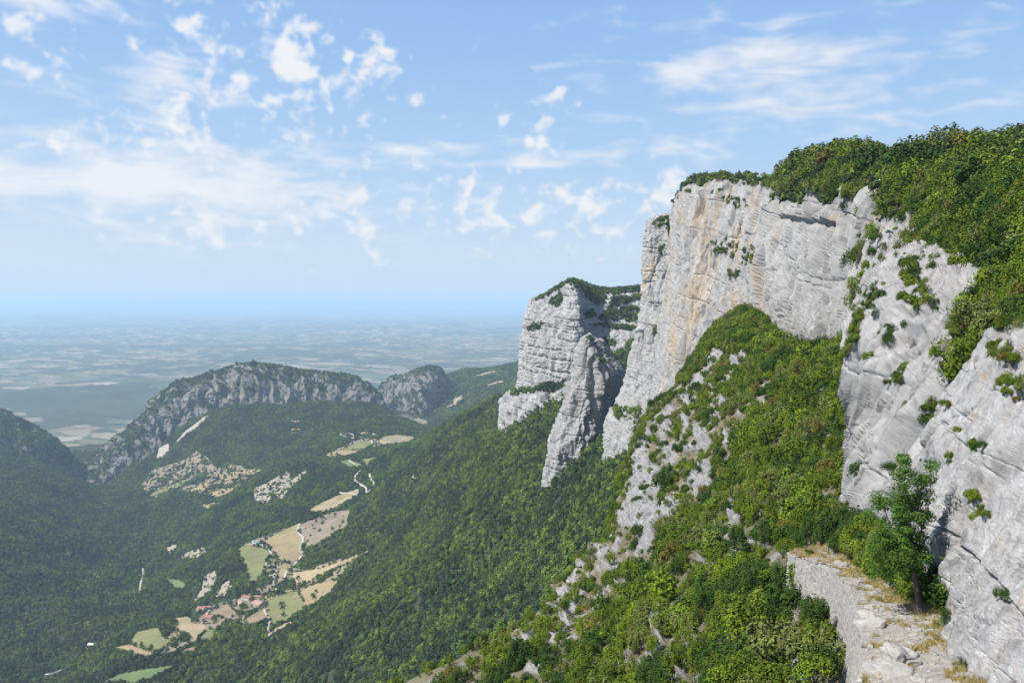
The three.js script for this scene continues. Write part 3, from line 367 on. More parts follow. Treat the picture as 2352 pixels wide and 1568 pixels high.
// ---------------------------------------------------------------- mountains in the middle distance
const farRockShape = rockShape({ flute: [70, 15], block: [46, 14, 1.8], fine: [24, 7] });
const taper = (t, a = .12, b = .12) => smoothstep(t, 0, a) * smoothstep(1 - t, 0, b);
const farStone = limestone({ base: .27, ochre: -.25, tone: [1, .97, .93] });
const scrub = (amount) => (c, x, y, z, nx, ny, nz) => { farStone(c, x, y, z, nx, ny); const g = smoothstep(fbm(x / 55, y / 38, z / 55, 5) * 1.5 + fbm(x / 190, y / 150, z / 190, 2) + ny * .9 + amount, .30, .62); c[0] = lerp(c[0], .032, g); c[1] = lerp(c[1], .046, g); c[2] = lerp(c[2], .02, g); };
const landforms = {};
{
  const g = landforms.mountain = loft([
    [[150, 1240, 3160], [215, 1210, 3120], [290, 1180, 3160], [360, 1130, 3220], [440, 1080, 3280], [520, 1030, 3320], [600, 1020, 3330], [660, 1020, 3330], [730, 1000, 3370], [800, 990, 3400], [870, 1000, 3420], [900, 1000, 3440]],
    [[170, 1130, 3230], [215, 1110, 3170], [280, 1065, 3210], [350, 1005, 3270], [430, 950, 3330], [520, 915, 3370], [600, 918, 3370], [660, 922, 3370], [730, 900, 3410], [800, 898, 3440], [866, 925, 3460], [890, 940, 3480]],
    [[180, 1105, 3260], [214, 1075, 3230], [270, 1035, 3240], [335, 975, 3290], [410, 915, 3340], [505, 880, 3400], [596, 875, 3380], [655, 888, 3390], [725, 876, 3430], [800, 880, 3460], [860, 905, 3480], [885, 930, 3510]],
    [[195, 1084, 3300], [228, 1042, 3310], [280, 1000, 3330], [333, 946, 3380], [390, 893, 3430], [487, 861, 3470], [560, 841, 3470], [630, 843, 3470], [720, 859, 3480], [795, 864, 3500], [850, 886, 3510], [873, 912, 3530]],
    [[200, 1090, 3420], [240, 1046, 3450], [290, 1006, 3480], [345, 952, 3540], [400, 900, 3600], [490, 868, 3640], [560, 848, 3650], [630, 850, 3650], [720, 866, 3660], [795, 872, 3660], [850, 895, 3660], [880, 925, 3660]],
    [[230, 1120, 3700], [280, 1080, 3750], [330, 1040, 3780], [400, 1000, 3900], [450, 960, 4000], [520, 930, 4050], [600, 920, 4050], [660, 920, 4050], [730, 920, 4050], [800, 920, 4000], [870, 930, 3950], [900, 950, 3900]],
  ], 330, 150, (x, y, z, s, t) => farRockShape(x, y, z) * taper(s, .02, .02) * (t > .6 ? .35 : 1));
  add(gridMesh(g, M.farRock, (c, x, y, z, nx, ny, nz) => { const [u] = projXYZ(x, y, z); scrub(.06)(c, x, y, z, nx, ny, nz); }), 'mountain', 'grey limestone mountain with a cliff crest beyond the valley', '', 'structure');
  const e = landforms.crag = loft([
    [[850, 960, 3900], [880, 955, 3850], [925, 960, 3850], [968, 965, 3840], [1000, 985, 3900], [1040, 985, 4050], [1090, 960, 4300]],
    [[860, 920, 4000], [885, 922, 3960], [925, 930, 3940], [966, 935, 3900], [1000, 935, 4000], [1040, 920, 4150], [1080, 920, 4400]],
    [[868, 893, 4060], [900, 876, 4060], [938, 872, 4020], [974, 878, 3960], [1003, 872, 4060], [1035, 886, 4200], [1070, 900, 4450]],
    [[868, 890, 4120], [900, 874, 4130], [938, 859, 4120], [978, 846, 4100], [1005, 847, 4150], [1026, 868, 4250], [1060, 890, 4480]],
    [[880, 905, 4400], [910, 890, 4450], [945, 870, 4450], [985, 856, 4450], [1010, 856, 4450], [1040, 880, 4500], [1070, 900, 4600]],
  ], 150, 90, (x, y, z, s, t) => farRockShape(x, y, z) * taper(s, .02, .02) * (t > .7 ? .4 : 1));
  add(gridMesh(e, M.farRock, scrub(-.12)), 'crag', 'steep limestone crag standing right of the grey mountain', '', 'structure');
  const c = landforms.spur = loft([
    [[-200, 1120, 2850], [0, 1080, 2950], [80, 1095, 3000], [150, 1125, 3080], [220, 1150, 3180], [240, 1160, 3300]],
    [[-200, 1000, 2980], [0, 1020, 3020], [70, 1040, 3060], [135, 1075, 3120], [190, 1110, 3200], [225, 1140, 3320]],
    [[-200, 900, 3080], [0, 968, 3120], [68, 992, 3130], [130, 1034, 3160], [178, 1082, 3220], [220, 1128, 3330]],
    [[-200, 860, 3160], [0, 950, 3180], [75, 984, 3190], [140, 1028, 3210], [184, 1078, 3250], [217, 1120, 3350]],
    [[-200, 880, 3500], [0, 975, 3500], [80, 1010, 3480], [150, 1060, 3450], [195, 1100, 3430], [230, 1140, 3450]],
  ], 150, 80, (x, y, z, s, t) => farRockShape(x, y, z) * .8 * taper(s, .01, .02));
  add(gridMesh(c, M.farRock, scrub(.22)), 'rocky_spur', 'shaded wooded spur at the left edge beside the gorge', '', 'structure');
  const h = landforms.hills = loft([
    [[940, 1040, 3200], [1050, 1010, 3000], [1150, 960, 2900], [1250, 930, 2900], [1400, 900, 2900]],
    [[975, 985, 3600], [1060, 945, 3600], [1130, 915, 3500], [1220, 890, 3500], [1400, 870, 3500]],
    [[1000, 930, 4200], [1070, 890, 4200], [1130, 875, 4100], [1210, 862, 4000], [1400, 850, 4000]],
    [[1020, 866, 4800], [1064, 850, 4800], [1110, 848, 4700], [1180, 836, 4600], [1300, 815, 4600]],
    [[1000, 880, 5400], [1064, 875, 5400], [1110, 870, 5400], [1180, 860, 5300], [1300, 850, 5300]],
  ], 130, 110, (x, y, z, s, t) => 26 * fbm(x / 260, y / 260, z / 260, 4));
  add(gridMesh(h, M.farRock, (c, x, y, z) => { const n = fbm(x / 160, 3, z / 160, 4), k = smoothstep(n, .12, .2); c[0] = lerp(.035, .20, k); c[1] = lerp(.045, .17, k); c[2] = lerp(.02, .11, k); }), 'hills', 'wooded hills with bare patches beyond the crag', '', 'structure');
}
console.log('mountains');

// ---------------------------------------------------------------- cliffs on the right
{
  const o = { flute: [34, 5], block: [16, 4.2, 1.7], bed: [17, 3.2, .05, .03], fine: [6, 1.5], dir: [.5, .86], joint: [[26, 2.4, 4.5], [9, 1.5, 2.2]], layer: [[15, 1.5, 3.2], [6, 1.2, 1.6]] }, s = rockShape(o);
  const stone = limestone({ base: .46, ochre: (x, y, z) => { const [u, v] = projXYZ(x, y, z); return -.35 + .45 * Math.exp(-(((u - 1290) / 40) ** 2 + ((v - 830) / 50) ** 2)); } });
  const g = landforms.headland = loft([
    [[1175, 1070, 1500], [1156, 1050, 1195], [1190, 1050, 1118], [1260, 1040, 1078], [1318, 1030, 1044], [1345, 970, 1068], [1385, 960, 1078], [1520, 960, 1050]],
    [[1180, 912, 1500], [1159, 918, 1215], [1186, 908, 1150], [1250, 900, 1110], [1316, 896, 1076], [1345, 890, 1098], [1385, 885, 1108], [1520, 880, 1085]],
    [[1210, 892, 1500], [1193, 892, 1230], [1215, 890, 1180], [1260, 886, 1140], [1321, 878, 1105], [1345, 872, 1132], [1385, 860, 1140], [1520, 850, 1112]],
    [[1225, 800, 1500], [1201, 800, 1240], [1222, 798, 1190], [1265, 795, 1150], [1321, 790, 1112], [1343, 790, 1146], [1390, 790, 1168], [1520, 790, 1150]],
    [[1230, 740, 1500], [1210, 742, 1248], [1232, 740, 1200], [1270, 735, 1165], [1320, 730, 1125], [1341, 730, 1162], [1390, 740, 1205], [1520, 740, 1200]],
    [[1240, 693, 1500], [1221, 693, 1262], [1245, 690, 1220], [1275, 682, 1195], [1316, 670, 1150], [1342, 690, 1190], [1390, 692, 1275], [1520, 695, 1290]],
    [[1240, 690, 1600], [1228, 690, 1310], [1262, 680, 1260], [1290, 662, 1230], [1313, 650, 1195], [1345, 660, 1270], [1400, 670, 1390], [1520, 660, 1390]],
    [[1250, 710, 1750], [1250, 700, 1500], [1280, 690, 1450], [1310, 672, 1420], [1340, 665, 1400], [1370, 668, 1450], [1420, 672, 1520], [1520, 664, 1500]],
  ], 250, 210, (x, y, z, u, t) => s(x, y, z) * smoothstep(1 - t, .02, .25));
  add(gridMesh(g, M.farRock, stone), 'headland_cliff', 'far limestone headland with a wooded top above the forest slope', '', 'structure');
  const p = landforms.pillar = loft([
    [[1262, 1120, 900], [1254, 1120, 810], [1292, 1115, 790], [1335, 1100, 785], [1372, 1070, 800], [1400, 1050, 840], [1402, 1020, 920]],
    [[1290, 1005, 900], [1275, 1010, 815], [1300, 1010, 798], [1335, 1000, 792], [1375, 990, 812], [1405, 970, 850], [1410, 960, 930]],
    [[1312, 930, 900], [1303, 935, 820], [1322, 930, 806], [1347, 920, 802], [1385, 915, 822], [1416, 905, 858], [1420, 900, 930]],
    [[1337, 850, 900], [1328, 852, 826], [1340, 850, 814], [1358, 845, 810], [1386, 845, 826], [1414, 850, 860], [1420, 850, 930]],
    [[1342, 800, 890], [1334, 802, 832], [1343, 800, 823], [1357, 800, 820], [1373, 805, 830], [1385, 826, 850], [1400, 832, 900]],
    [[1348, 783, 880], [1342, 783, 841], [1348, 780, 834], [1358, 782, 832], [1368, 788, 838], [1376, 796, 850], [1384, 810, 880]],
    [[1356, 784, 862], [1354, 784, 860], [1356, 784, 858], [1360, 786, 857], [1364, 789, 858], [1368, 792, 862], [1372, 800, 870]],
  ], 130, 190, (x, y, z, u, t) => rp(x, y, z) * smoothstep(1 - t, 0, .06));
  add(gridMesh(p, M.farRock, limestone({ base: .42, ochre: -.42 })), 'rock_pillar', 'tall free standing limestone pillar in front of the far headland', '', 'structure');
}
function rp(x, y, z) { rp.s = rp.s || rockShape({ flute: [17, 6.5], block: [11, 3, 3], bed: [14, 1.3, .04, .02], fine: [4, 1.2], dir: [.8, .6], joint: [[15, 2.2, 6], [6, 1.2, 2.4]], layer: [[12, 1.0, 1.6], [5, .8, .9]] }); return rp.s(x, y, z); }
{
  const s = rockShape({ flute: [20, 4], block: [10, 2.8, 2.6], bed: [22, 1.4, .12, .05], fine: [3.6, 1.2], dir: [.55, .83], joint: [[13, 1.5, 3.2], [5, .9, 1.6]], layer: [[16, .9, 1.6], [6, .7, .8]] });
  const g = landforms.buttress = loft([
    [[1400, 1100, 760], [1396, 1080, 690], [1430, 1080, 650], [1480, 1070, 620], [1570, 1020, 600]],
    [[1410, 1000, 770], [1396, 1010, 695], [1428, 1005, 658], [1478, 1000, 632], [1560, 970, 605]],
    [[1415, 955, 790], [1402, 966, 706], [1432, 958, 676], [1478, 958, 650], [1560, 940, 615]],
    [[1425, 920, 800], [1432, 925, 715], [1455, 925, 695], [1495, 920, 672], [1570, 900, 640]],
    [[1450, 860, 810], [1452, 865, 718], [1480, 860, 700], [1520, 850, 682], [1580, 850, 655]],
    [[1470, 790, 810], [1461, 795, 722], [1485, 772, 714], [1530, 780, 696], [1590, 780, 668]],
    [[1490, 710, 820], [1484, 715, 728], [1510, 705, 716], [1545, 700, 702], [1600, 700, 684]],
    [[1500, 610, 830], [1489, 610, 734], [1515, 605, 722], [1550, 600, 708], [1610, 600, 692]],
    [[1510, 525, 840], [1490, 526, 742], [1512, 517, 734], [1555, 512, 718], [1620, 508, 704]],
    [[1545, 512, 930], [1512, 512, 840], [1540, 506, 820], [1585, 500, 790], [1640, 498, 770]],
  ], 110, 280, (x, y, z, u, t) => s(x, y, z));
  add(gridMesh(g, M.farRock, limestone({ base: .44, ochre: (x, y, z) => { const [u, v] = projXYZ(x, y, z); return v > 580 && v < 760 ? -.05 : -.4; } })), 'cliff_buttress', 'limestone buttress left of the great cliff with trees on its top', '', 'structure');
  const s2 = rockShape({ flute: [18, 4.0], block: [11, 2.2, 3.4], bed: [24, 1.0, .10, .16], fine: [2.8, .8], dir: [0, 1], least: .34, joint: [[17, 1.6, 3.4], [7, 1.2, 1.8]], layer: [[21, .6, 1.1]] });
  const c = landforms.cliff = loft([
    [[1480, 1080, 640], [1558, 960, 540], [1620, 900, 500], [1730, 800, 430], [1760, 850, 400], [1830, 870, 330], [1920, 890, 265], [1990, 880, 205], [2050, 880, 180]],
    [[1500, 880, 660], [1560, 870, 548], [1620, 820, 512], [1728, 730, 440], [1750, 765, 396], [1830, 800, 322], [1920, 815, 264], [1985, 800, 212], [2050, 800, 190]],
    [[1515, 790, 665], [1567, 790, 550], [1630, 760, 514], [1730, 690, 444], [1748, 728, 384], [1832, 765, 309], [1922, 768, 255], [1988, 745, 214], [2050, 740, 195]],
    [[1525, 720, 672], [1574, 720, 553], [1640, 700, 516], [1733, 650, 447], [1748, 680, 385], [1835, 710, 311], [1925, 710, 256], [1990, 690, 216], [2050, 680, 200]],
    [[1540, 600, 680], [1580, 600, 556], [1650, 600, 518], [1740, 590, 452], [1752, 590, 392], [1840, 590, 318], [1930, 590, 262], [1995, 580, 225], [2050, 560, 205]],
    [[1550, 500, 690], [1586, 490, 560], [1655, 500, 522], [1748, 510, 458], [1766, 500, 402], [1850, 500, 326], [1935, 505, 271], [1990, 510, 232], [2050, 500, 210]],
    [[1558, 465, 700], [1596, 436, 566], [1660, 428, 528], [1745, 434, 470], [1775, 436, 414], [1860, 424, 338], [1940, 450, 281], [1990, 455, 240], [2050, 470, 215]],
    [[1580, 440, 740], [1612, 420, 590], [1665, 419, 545], [1745, 429, 490], [1785, 432, 440], [1865, 418, 365], [1942, 444, 305], [1995, 450, 255], [2050, 465, 230]],
    [[1620, 440, 900], [1650, 430, 800], [1690, 425, 720], [1750, 435, 640], [1800, 440, 580], [1870, 430, 500], [1945, 440, 420], [2000, 440, 340], [2060, 450, 280]],
  ], 620, 300, (x, y, z, u, t) => { let d = s2(x, y, z) * smoothstep(1 - t, .0, .2); const [pu, pv] = projXYZ(x, y, z);
    if (pu > 1766 && pv < 600) { // big tilted slabs and the deep bed under the rim
      const b = pv - (pu - 1770) * .10; const e = .35 + 1.1 * hash(Math.floor((pu + 9 * n3(pv / 12, 1, 2)) / 31), 2, 5), f = smoothstep(pu, 1766, 1800) * (1 - smoothstep(pu, 1925, 1960)); d += f * (2.3 * e * smoothstep(b, 456, 464) * (1 - smoothstep(b, 492, 502)) - 1.6 * Math.exp(-(((b - 505) / 6) ** 2)) * smoothstep(pu, 1820, 1890) - .9 * Math.exp(-(((b - 459) / 3) ** 2))) + (pv < 452 && pu > 1785 ? 2.4 * (hash(Math.floor((pu + 5 * n3(pv / 8, 4, 2)) / 19), 7, 1) - .45) : 0); }
    return d; });
  add(gridMesh(c, M.rock, limestone({ base: .47, ochre: (x, y, z) => { const [u, v] = projXYZ(x, y, z); return u < 1755 ? .06 + .2 * Math.exp(-(((v - 700) / 120) ** 2)) : v > 490 && v < 560 ? -.12 : -.5; } }), 6), 'great_cliff', 'great pale limestone cliff with ochre stains under the wooded rim', '', 'structure');
}
console.log('cliffs');
{
  const s = rockShape({ flute: [7, .9], block: [5, .7, 2.2], fine: [2.4, .5] });
  const up = landforms.upperSlope = loft([
    [[1960, 1080, 150], [2020, 1040, 128], [2110, 1010, 106], [2200, 1000, 88], [2300, 1000, 66], [2440, 1010, 52]],
    [[1950, 860, 190], [2000, 800, 150], [2080, 740, 122], [2180, 760, 97], [2280, 810, 72], [2420, 840, 56]],
    [[1955, 650, 218], [2030, 610, 184], [2110, 590, 154], [2200, 610, 124], [2300, 640, 94], [2430, 650, 73]],
    [[1980, 485, 238], [2060, 475, 208], [2140, 475, 178], [2230, 480, 143], [2330, 490, 112], [2450, 480, 86]],
    [[1885, 445, 300], [1990, 422, 266], [2080, 405, 228], [2180, 410, 183], [2300, 425, 142], [2450, 425, 106]],
    [[1785, 440, 370], [1870, 392, 340], [1975, 382, 310], [2075, 396, 265], [2160, 388, 235], [2450, 385, 132]],
    [[1800, 425, 430], [1880, 370, 400], [1985, 362, 360], [2060, 384, 320], [2160, 364, 280], [2450, 352, 162]],
    [[1850, 440, 560], [1950, 410, 520], [2050, 410, 470], [2150, 390, 400], [2270, 390, 320], [2450, 385, 220]],
  ], 260, 240, (x, y, z) => s(x, y, z) * 1.1 + 2.2 * fbm(x / 22, y / 22, z / 22, 3));
  add(gridMesh(up, M.rock, (c, x, y, z, nx, ny) => { stoneNear(c, x, y, z); const g = smoothstep(ny + .5 * fbm(x / 6, y / 6, z / 6, 3), .62, .8); c[0] = lerp(c[0], .10, g); c[1] = lerp(c[1], .09, g); c[2] = lerp(c[2], .05, g); }, 4), 'upper_slope', 'shrub covered rocky slope above the cliffs at the upper right', '', 'structure');
  const s2 = rockShape({ flute: [6, 2.1], block: [6, .9, 3.4], bed: null, fine: [1.4, .3], dir: [-.2, .97], joint: [[5.5, .42, 1.8], [2, .2, .5]], layer: [[6, .2, .5]] });
  const sl = landforms.slabs = loft([
    [[1965, 1330, 95], [1990, 1280, 80], [2035, 1330, 66], [2085, 1360, 58], [2150, 1390, 50]],
    [[1970, 1180, 104], [1980, 1160, 83], [2028, 1220, 70], [2082, 1240, 62], [2150, 1250, 54]],
    [[1985, 1080, 110], [1976, 1090, 85], [2022, 1110, 75], [2080, 1130, 67], [2155, 1140, 58]],
    [[1995, 960, 115], [1988, 965, 93], [2040, 965, 83], [2100, 965, 73], [2180, 965, 63]],
    [[1970, 890, 122], [1954, 885, 106], [2020, 845, 93], [2100, 845, 83], [2200, 845, 72]],
    [[1990, 770, 138], [1998, 750, 114], [2060, 735, 101], [2130, 745, 91], [2230, 765, 78]],
    [[2000, 690, 152], [2020, 665, 128], [2080, 648, 116], [2160, 665, 99], [2260, 680, 84]],
    [[2040, 580, 185], [2070, 570, 160], [2140, 580, 138], [2220, 610, 115], [2320, 660, 92]],
  ], 190, 300, (x, y, z) => s2(x, y, z - .42 * y));
  add(gridMesh(sl, M.nearRock, (c, x, y, z) => stoneNear(c, x, y, z), 3), 'leaning_slabs', 'smooth pale rock slabs leaning above the bushes behind the path tree', '', 'structure');
}
function stoneNear(c, x, y, z) { stoneNear.f = stoneNear.f || limestone({ base: .52, ochre: -.55, tone: [.975, 1, 1.035], grain: .3 }); stoneNear.f(c, x, y, z, 0, 0); }
{
  const s = rockShape({ flute: [5, .55], block: [3.4, .55, 2.6], fine: [.42, .18], dir: [.55, .83], joint: [[3.4, .17, .7], [1.3, .1, .28]], layer: [[4.6, .13, .42], [1.9, .08, .14]] });
  const g = landforms.nearCliff = loft([
    [[2135, 1480, 52], [2120, 1470, 44], [2165, 1500, 37.5], [2230, 1560, 32.5], [2352, 1600, 28], [2600, 1700, 23]],
    [[2160, 1390, 56], [2152, 1395, 46], [2178, 1420, 39.5], [2240, 1450, 34.5], [2352, 1470, 30], [2600, 1520, 24.5]],
    [[2165, 1330, 58], [2134, 1318, 45.5], [2172, 1330, 41], [2240, 1345, 36.6], [2352, 1350, 32.4], [2600, 1360, 26.5]],
    [[2160, 1240, 60], [2126, 1238, 46.2], [2172, 1240, 42.4], [2245, 1240, 38.4], [2352, 1240, 34.2], [2600, 1240, 28]],
    [[2165, 1150, 62], [2134, 1145, 48], [2185, 1140, 44.4], [2255, 1130, 40.6], [2352, 1120, 36.6], [2600, 1110, 30.5]],
    [[2190, 1050, 64], [2138, 1060, 50], [2200, 1040, 46.6], [2272, 1020, 42.8], [2352, 1005, 39.2], [2600, 980, 33]],
    [[2200, 985, 66], [2143, 1000, 52.4], [2205, 950, 49.4], [2282, 915, 46], [2352, 890, 43], [2600, 850, 36.5]],
    [[2225, 900, 69], [2180, 920, 55.8], [2230, 870, 52.8], [2292, 825, 49.4], [2352, 805, 46.4], [2600, 760, 40]],
    [[2270, 850, 72], [2240, 860, 59], [2262, 800, 56.6], [2298, 778, 53.4], [2352, 768, 50], [2600, 715, 44]],
    [[2300, 845, 80], [2295, 810, 70], [2305, 775, 66], [2330, 768, 62], [2390, 765, 58], [2620, 720, 52]],
  ], 380, 420, (x, y, z, u, t) => { let d = s(x, y, z - .3 * y) * 1.0; const [pu, pv] = projXYZ(x, y, z); d -= 2.6 * Math.exp(-(((pu - 2150) / 17) ** 2 + ((pv - 1372) / 46) ** 2)); return d; });
  add(gridMesh(g, M.nearRock, (c, x, y, z) => { stoneNear(c, x, y, z); const [u, v] = projXYZ(x, y, z), o = smoothstep(n3(x * .8, y * .3, z * .8) + .6 * n3(x * 2, y, z * 2) + Math.exp(-(((u - 2158) / 22) ** 2 + ((v - 1350) / 60) ** 2)) * .8, .45, .9); c[0] *= 1 + .12 * o; c[1] *= 1 - .06 * o; c[2] *= 1 - .22 * o; }, 2.2), 'near_cliff', 'rough pale limestone cliff rising beside the path at the right edge', '', 'structure');
}

// ---------------------------------------------------------------- the bushy slope below the path
const z3b = (p) => zoomed(1176, 919, p), z5b = (p) => zoomed(1176, 1176, p), z1b = (p) => zoomed(1176, 574, p);
const outcrops = [
  z3b([[1240, 250], [1300, 330], [1220, 420], [1280, 560], [1370, 640], [1385, 800], [1290, 880], [1380, 900], [1550, 870], [1500, 1000], [1440, 1080], [1320, 1080], [1310, 1200], [1290, 1380], [1125, 1440], [1170, 1250], [1100, 1150], [975, 1165], [980, 1050], [1050, 880], [1100, 680], [1125, 600], [1125, 480], [1200, 350]]),
  z3b([[1400, 80], [1460, 30], [1470, 110], [1430, 260], [1380, 400], [1340, 440], [1345, 330]]), z3b([[1545, 130], [1590, 120], [1640, 200], [1640, 260], [1580, 370], [1545, 400], [1580, 260]]),
  z3b([[1670, 230], [1760, 210], [1810, 260], [1790, 330], [1850, 380], [1750, 460], [1600, 470], [1570, 430], [1680, 360]]), z3b([[1950, 260], [1990, 260], [2010, 370], [1950, 440]]), z3b([[1600, 640], [1700, 620], [1760, 530], [1850, 590], [1870, 690], [1800, 770], [1720, 830], [1640, 820], [1610, 740]]),
  z3b([[1390, 450], [1460, 400], [1530, 500], [1450, 600], [1390, 590]]), z3b([[1800, 90], [1850, 70], [1920, 120], [1900, 190], [1810, 160]]), z3b([[2000, 1000], [2020, 900], [2060, 920], [2040, 1040], [2110, 1060], [2060, 1110], [2000, 1090]]),
  z3b([[1690, 1440], [1750, 1390], [1750, 1490], [1700, 1480]]), z3b([[2290, 1310], [2360, 1290], [2360, 1370], [2300, 1370]]),
  z5b([[780, 380], [850, 310], [900, 320], [880, 370], [780, 440]]), z5b([[770, 480], [900, 450], [910, 490], [790, 560]]), z5b([[910, 540], [1000, 430], [1010, 460], [940, 550]]), z5b([[950, 670], [1060, 610], [1080, 690], [990, 700]]), z5b([[770, 810], [900, 650], [910, 680], [800, 810]]),
  z5b([[430, 970], [580, 810], [585, 870], [520, 960], [540, 1040], [440, 1130], [430, 1120], [510, 1010]]), z5b([[590, 480], [640, 430], [660, 470], [620, 500]]), z5b([[400, 730], [470, 670], [530, 660], [520, 720], [450, 760]]), z5b([[500, 620], [560, 590], [600, 620], [540, 650]]), z5b([[320, 1150], [370, 1090], [420, 1120], [380, 1160]]),
  z5b([[30, 1190], [100, 1110], [180, 1020], [190, 1080], [150, 1160], [120, 1180]]), z5b([[270, 930], [330, 870], [390, 820], [380, 860], [300, 940]]), z5b([[110, 1460], [160, 1390], [220, 1390], [280, 1370], [260, 1450], [150, 1490]]), z5b([[310, 1500], [340, 1440], [360, 1480], [340, 1520]]), z5b([[715, 1420], [760, 1360], [800, 1340], [810, 1440], [750, 1430]]),
  z5b([[1435, 1380], [1470, 1300], [1500, 1340], [1480, 1410]]), z5b([[1520, 1430], [1570, 1440], [1590, 1500], [1530, 1500]]), z5b([[1555, 780], [1580, 770], [1590, 830], [1640, 860], [1610, 900], [1560, 870]]), z5b([[1300, 1130], [1360, 1060], [1380, 1130], [1370, 1180], [1320, 1180]]), z5b([[1280, 1230], [1330, 1190], [1390, 1210], [1340, 1250]]), z5b([[1840, 680], [1860, 620], [1890, 650], [1870, 710]]), z5b([[1670, 830], [1740, 780], [1800, 840], [1740, 830]]), z5b([[1635, 1090], [1690, 1070], [1680, 1120], [1650, 1140]]), z5b([[680, 1020], [720, 980], [720, 1030], [690, 1040]]), z5b([[620, 1160], [660, 1110], [690, 1100], [640, 1180]]), z5b([[1220, 1340], [1280, 1270], [1300, 1300], [1240, 1360]]), z5b([[610, 700], [640, 650], [670, 740], [640, 820], [620, 760]]),
  z5b([[920, 360], [960, 240], [1000, 230], [970, 340]]), z5b([[1050, 440], [1060, 300], [1080, 380]]), z5b([[60, 1380], [80, 1310], [100, 1370]]), z5b([[700, 380], [760, 300], [820, 280], [800, 330], [740, 390]]),
  z1b([[1640, 1240], [1700, 1130], [1800, 1060], [1840, 1150], [1760, 1190], [1700, 1240]]), z1b([[1790, 1000], [1850, 920], [1960, 930], [1930, 990], [1830, 1060]]), z1b([[2010, 970], [2120, 910], [2160, 960], [2060, 1080], [2000, 1030]]), z1b([[1960, 1120], [2030, 1090], [2020, 1200], [1960, 1190]]), z1b([[1880, 1360], [1950, 1330], [1970, 1400], [1900, 1430]]), z1b([[1800, 1490], [1860, 1440], [1910, 1520], [1850, 1560]]), z1b([[1400, 1450], [1480, 1400], [1490, 1500], [1420, 1530]]), z1b([[1720, 1200], [1820, 1180], [1860, 1300], [1810, 1330], [1790, 1260]]), z1b([[1540, 1340], [1600, 1310], [1650, 1400], [1600, 1420]]), z1b([[2070, 1470], [2100, 1440], [2110, 1500], [2080, 1520]]),
];
const outBox = outcrops.map((p) => [Math.min(...p.map((q) => q[0])) - 4, Math.max(...p.map((q) => q[0])) + 4, Math.min(...p.map((q) => q[1])) - 4, Math.max(...p.map((q) => q[1])) + 4]);
function isOutcrop(u, v) { for (let i = 0; i < outcrops.length; i++) { const b = outBox[i]; if (u > b[0] && u < b[1] && v > b[2] && v < b[3] && inPoly(outcrops[i], u, v)) return true; } return false; }
// soft 0..1: how much a place is bare rock
function bare(u, v, x, y, z) { let s = 0; const w = 5; for (const [a, b] of [[0, 0], [w, 0], [-w, 0], [0, w], [0, -w]]) s += isOutcrop(u + a + 3 * n3(x / 2, y / 2, z / 2), v + b + 3 * n3(x / 2 + 9, y / 2, z / 2)) ? .2 : 0; return s; }
{
  const rows = [
    [[700, 1800, 125], [1100, 1790, 85], [1400, 1780, 64], [1600, 1770, 52], [1800, 1760, 43], [1960, 1760, 37]],
    [[905, 1580, 122], [1100, 1575, 104], [1300, 1575, 85], [1500, 1575, 68], [1700, 1575, 54], [1930, 1590, 43.5]],
    [[1080, 1500, 140], [1250, 1478, 112], [1450, 1478, 86], [1650, 1478, 67], [1800, 1470, 57], [1935, 1470, 50]],
    [[1240, 1405, 155], [1400, 1378, 122], [1550, 1368, 99], [1700, 1358, 81], [1800, 1345, 71], [1890, 1370, 59]],
    [[1330, 1295, 172], [1450, 1278, 142], [1600, 1258, 113], [1750, 1250, 91], [1840, 1262, 74], [1960, 1290, 64]],
    [[1405, 1220, 190], [1500, 1188, 162], [1650, 1158, 131], [1800, 1140, 108], [1900, 1150, 90], [2000, 1200, 76]],
    [[1440, 1115, 210], [1550, 1088, 186], [1700, 1048, 156], [1850, 1020, 130], [1940, 1020, 114], [1995, 1040, 104]],
    [[1468, 1015, 240], [1560, 988, 216], [1700, 940, 190], [1850, 912, 165], [1940, 905, 146], [1985, 900, 136]],
    [[1490, 942, 275], [1580, 908, 263], [1700, 850, 239], [1800, 832, 216], [1900, 840, 190], [1960, 830, 172]],
    [[1556, 885, 335], [1620, 815, 335], [1690, 758, 315], [1760, 780, 275], [1850, 815, 238], [1950, 800, 205]],
    [[1635, 765, 395], [1690, 722, 385], [1738, 730, 345], [1800, 785, 290], [1880, 805, 250], [1970, 780, 215]],
    [[1640, 770, 430], [1700, 740, 420], [1750, 750, 385], [1810, 800, 330], [1890, 820, 290], [1980, 800, 240]],
  ].map((r) => { const p = r.map((q) => at(...q)), a = p[0], k = Math.abs(a.z) / 150; return [new THREE.Vector3(a.x - 14 * k, a.y - 95 * k, a.z - 60 * k), new THREE.Vector3(a.x - 2.5 * k, a.y - 11 * k, a.z - 8 * k), ...p]; });
  const s = rockShape({ flute: null, block: [3.4, .8, 2.2], fine: [1.2, .4], dir: [.6, .8], joint: [[3, .3, .9], [1.3, .2, .4]], layer: [[2.6, .25, .7]] });
  const g = landforms.slope = loft(rows, 340, 470, (x, y, z) => { const [u, v] = projXYZ(x, y, z), b = bare(u, v, x, y, z); return 2.2 * fbm(x / 14, y / 14, z / 14, 3) - .4 + b * (1.5 + s(x, y, z) * 1.3); });
  add(gridMesh(g, M.rock, (c, x, y, z, nx, ny) => { const [u, v] = projXYZ(x, y, z), b = bare(u, v, x, y, z), n = fbm(x / 5, y / 5, z / 5, 3), k = 1 + .5 * n; stoneNear(c, x, y, z); const q = clamp(b * 1.6 + smoothstep(n, .02, .16) * .8, 0, 1); c[0] = lerp(.13 * k, c[0], q); c[1] = lerp(.118 * k, c[1], q); c[2] = lerp(.07 * k, c[2], q); }, 3), 'bushy_slope', 'steep slope of shrubs and white rock below the path', '', 'structure');
}
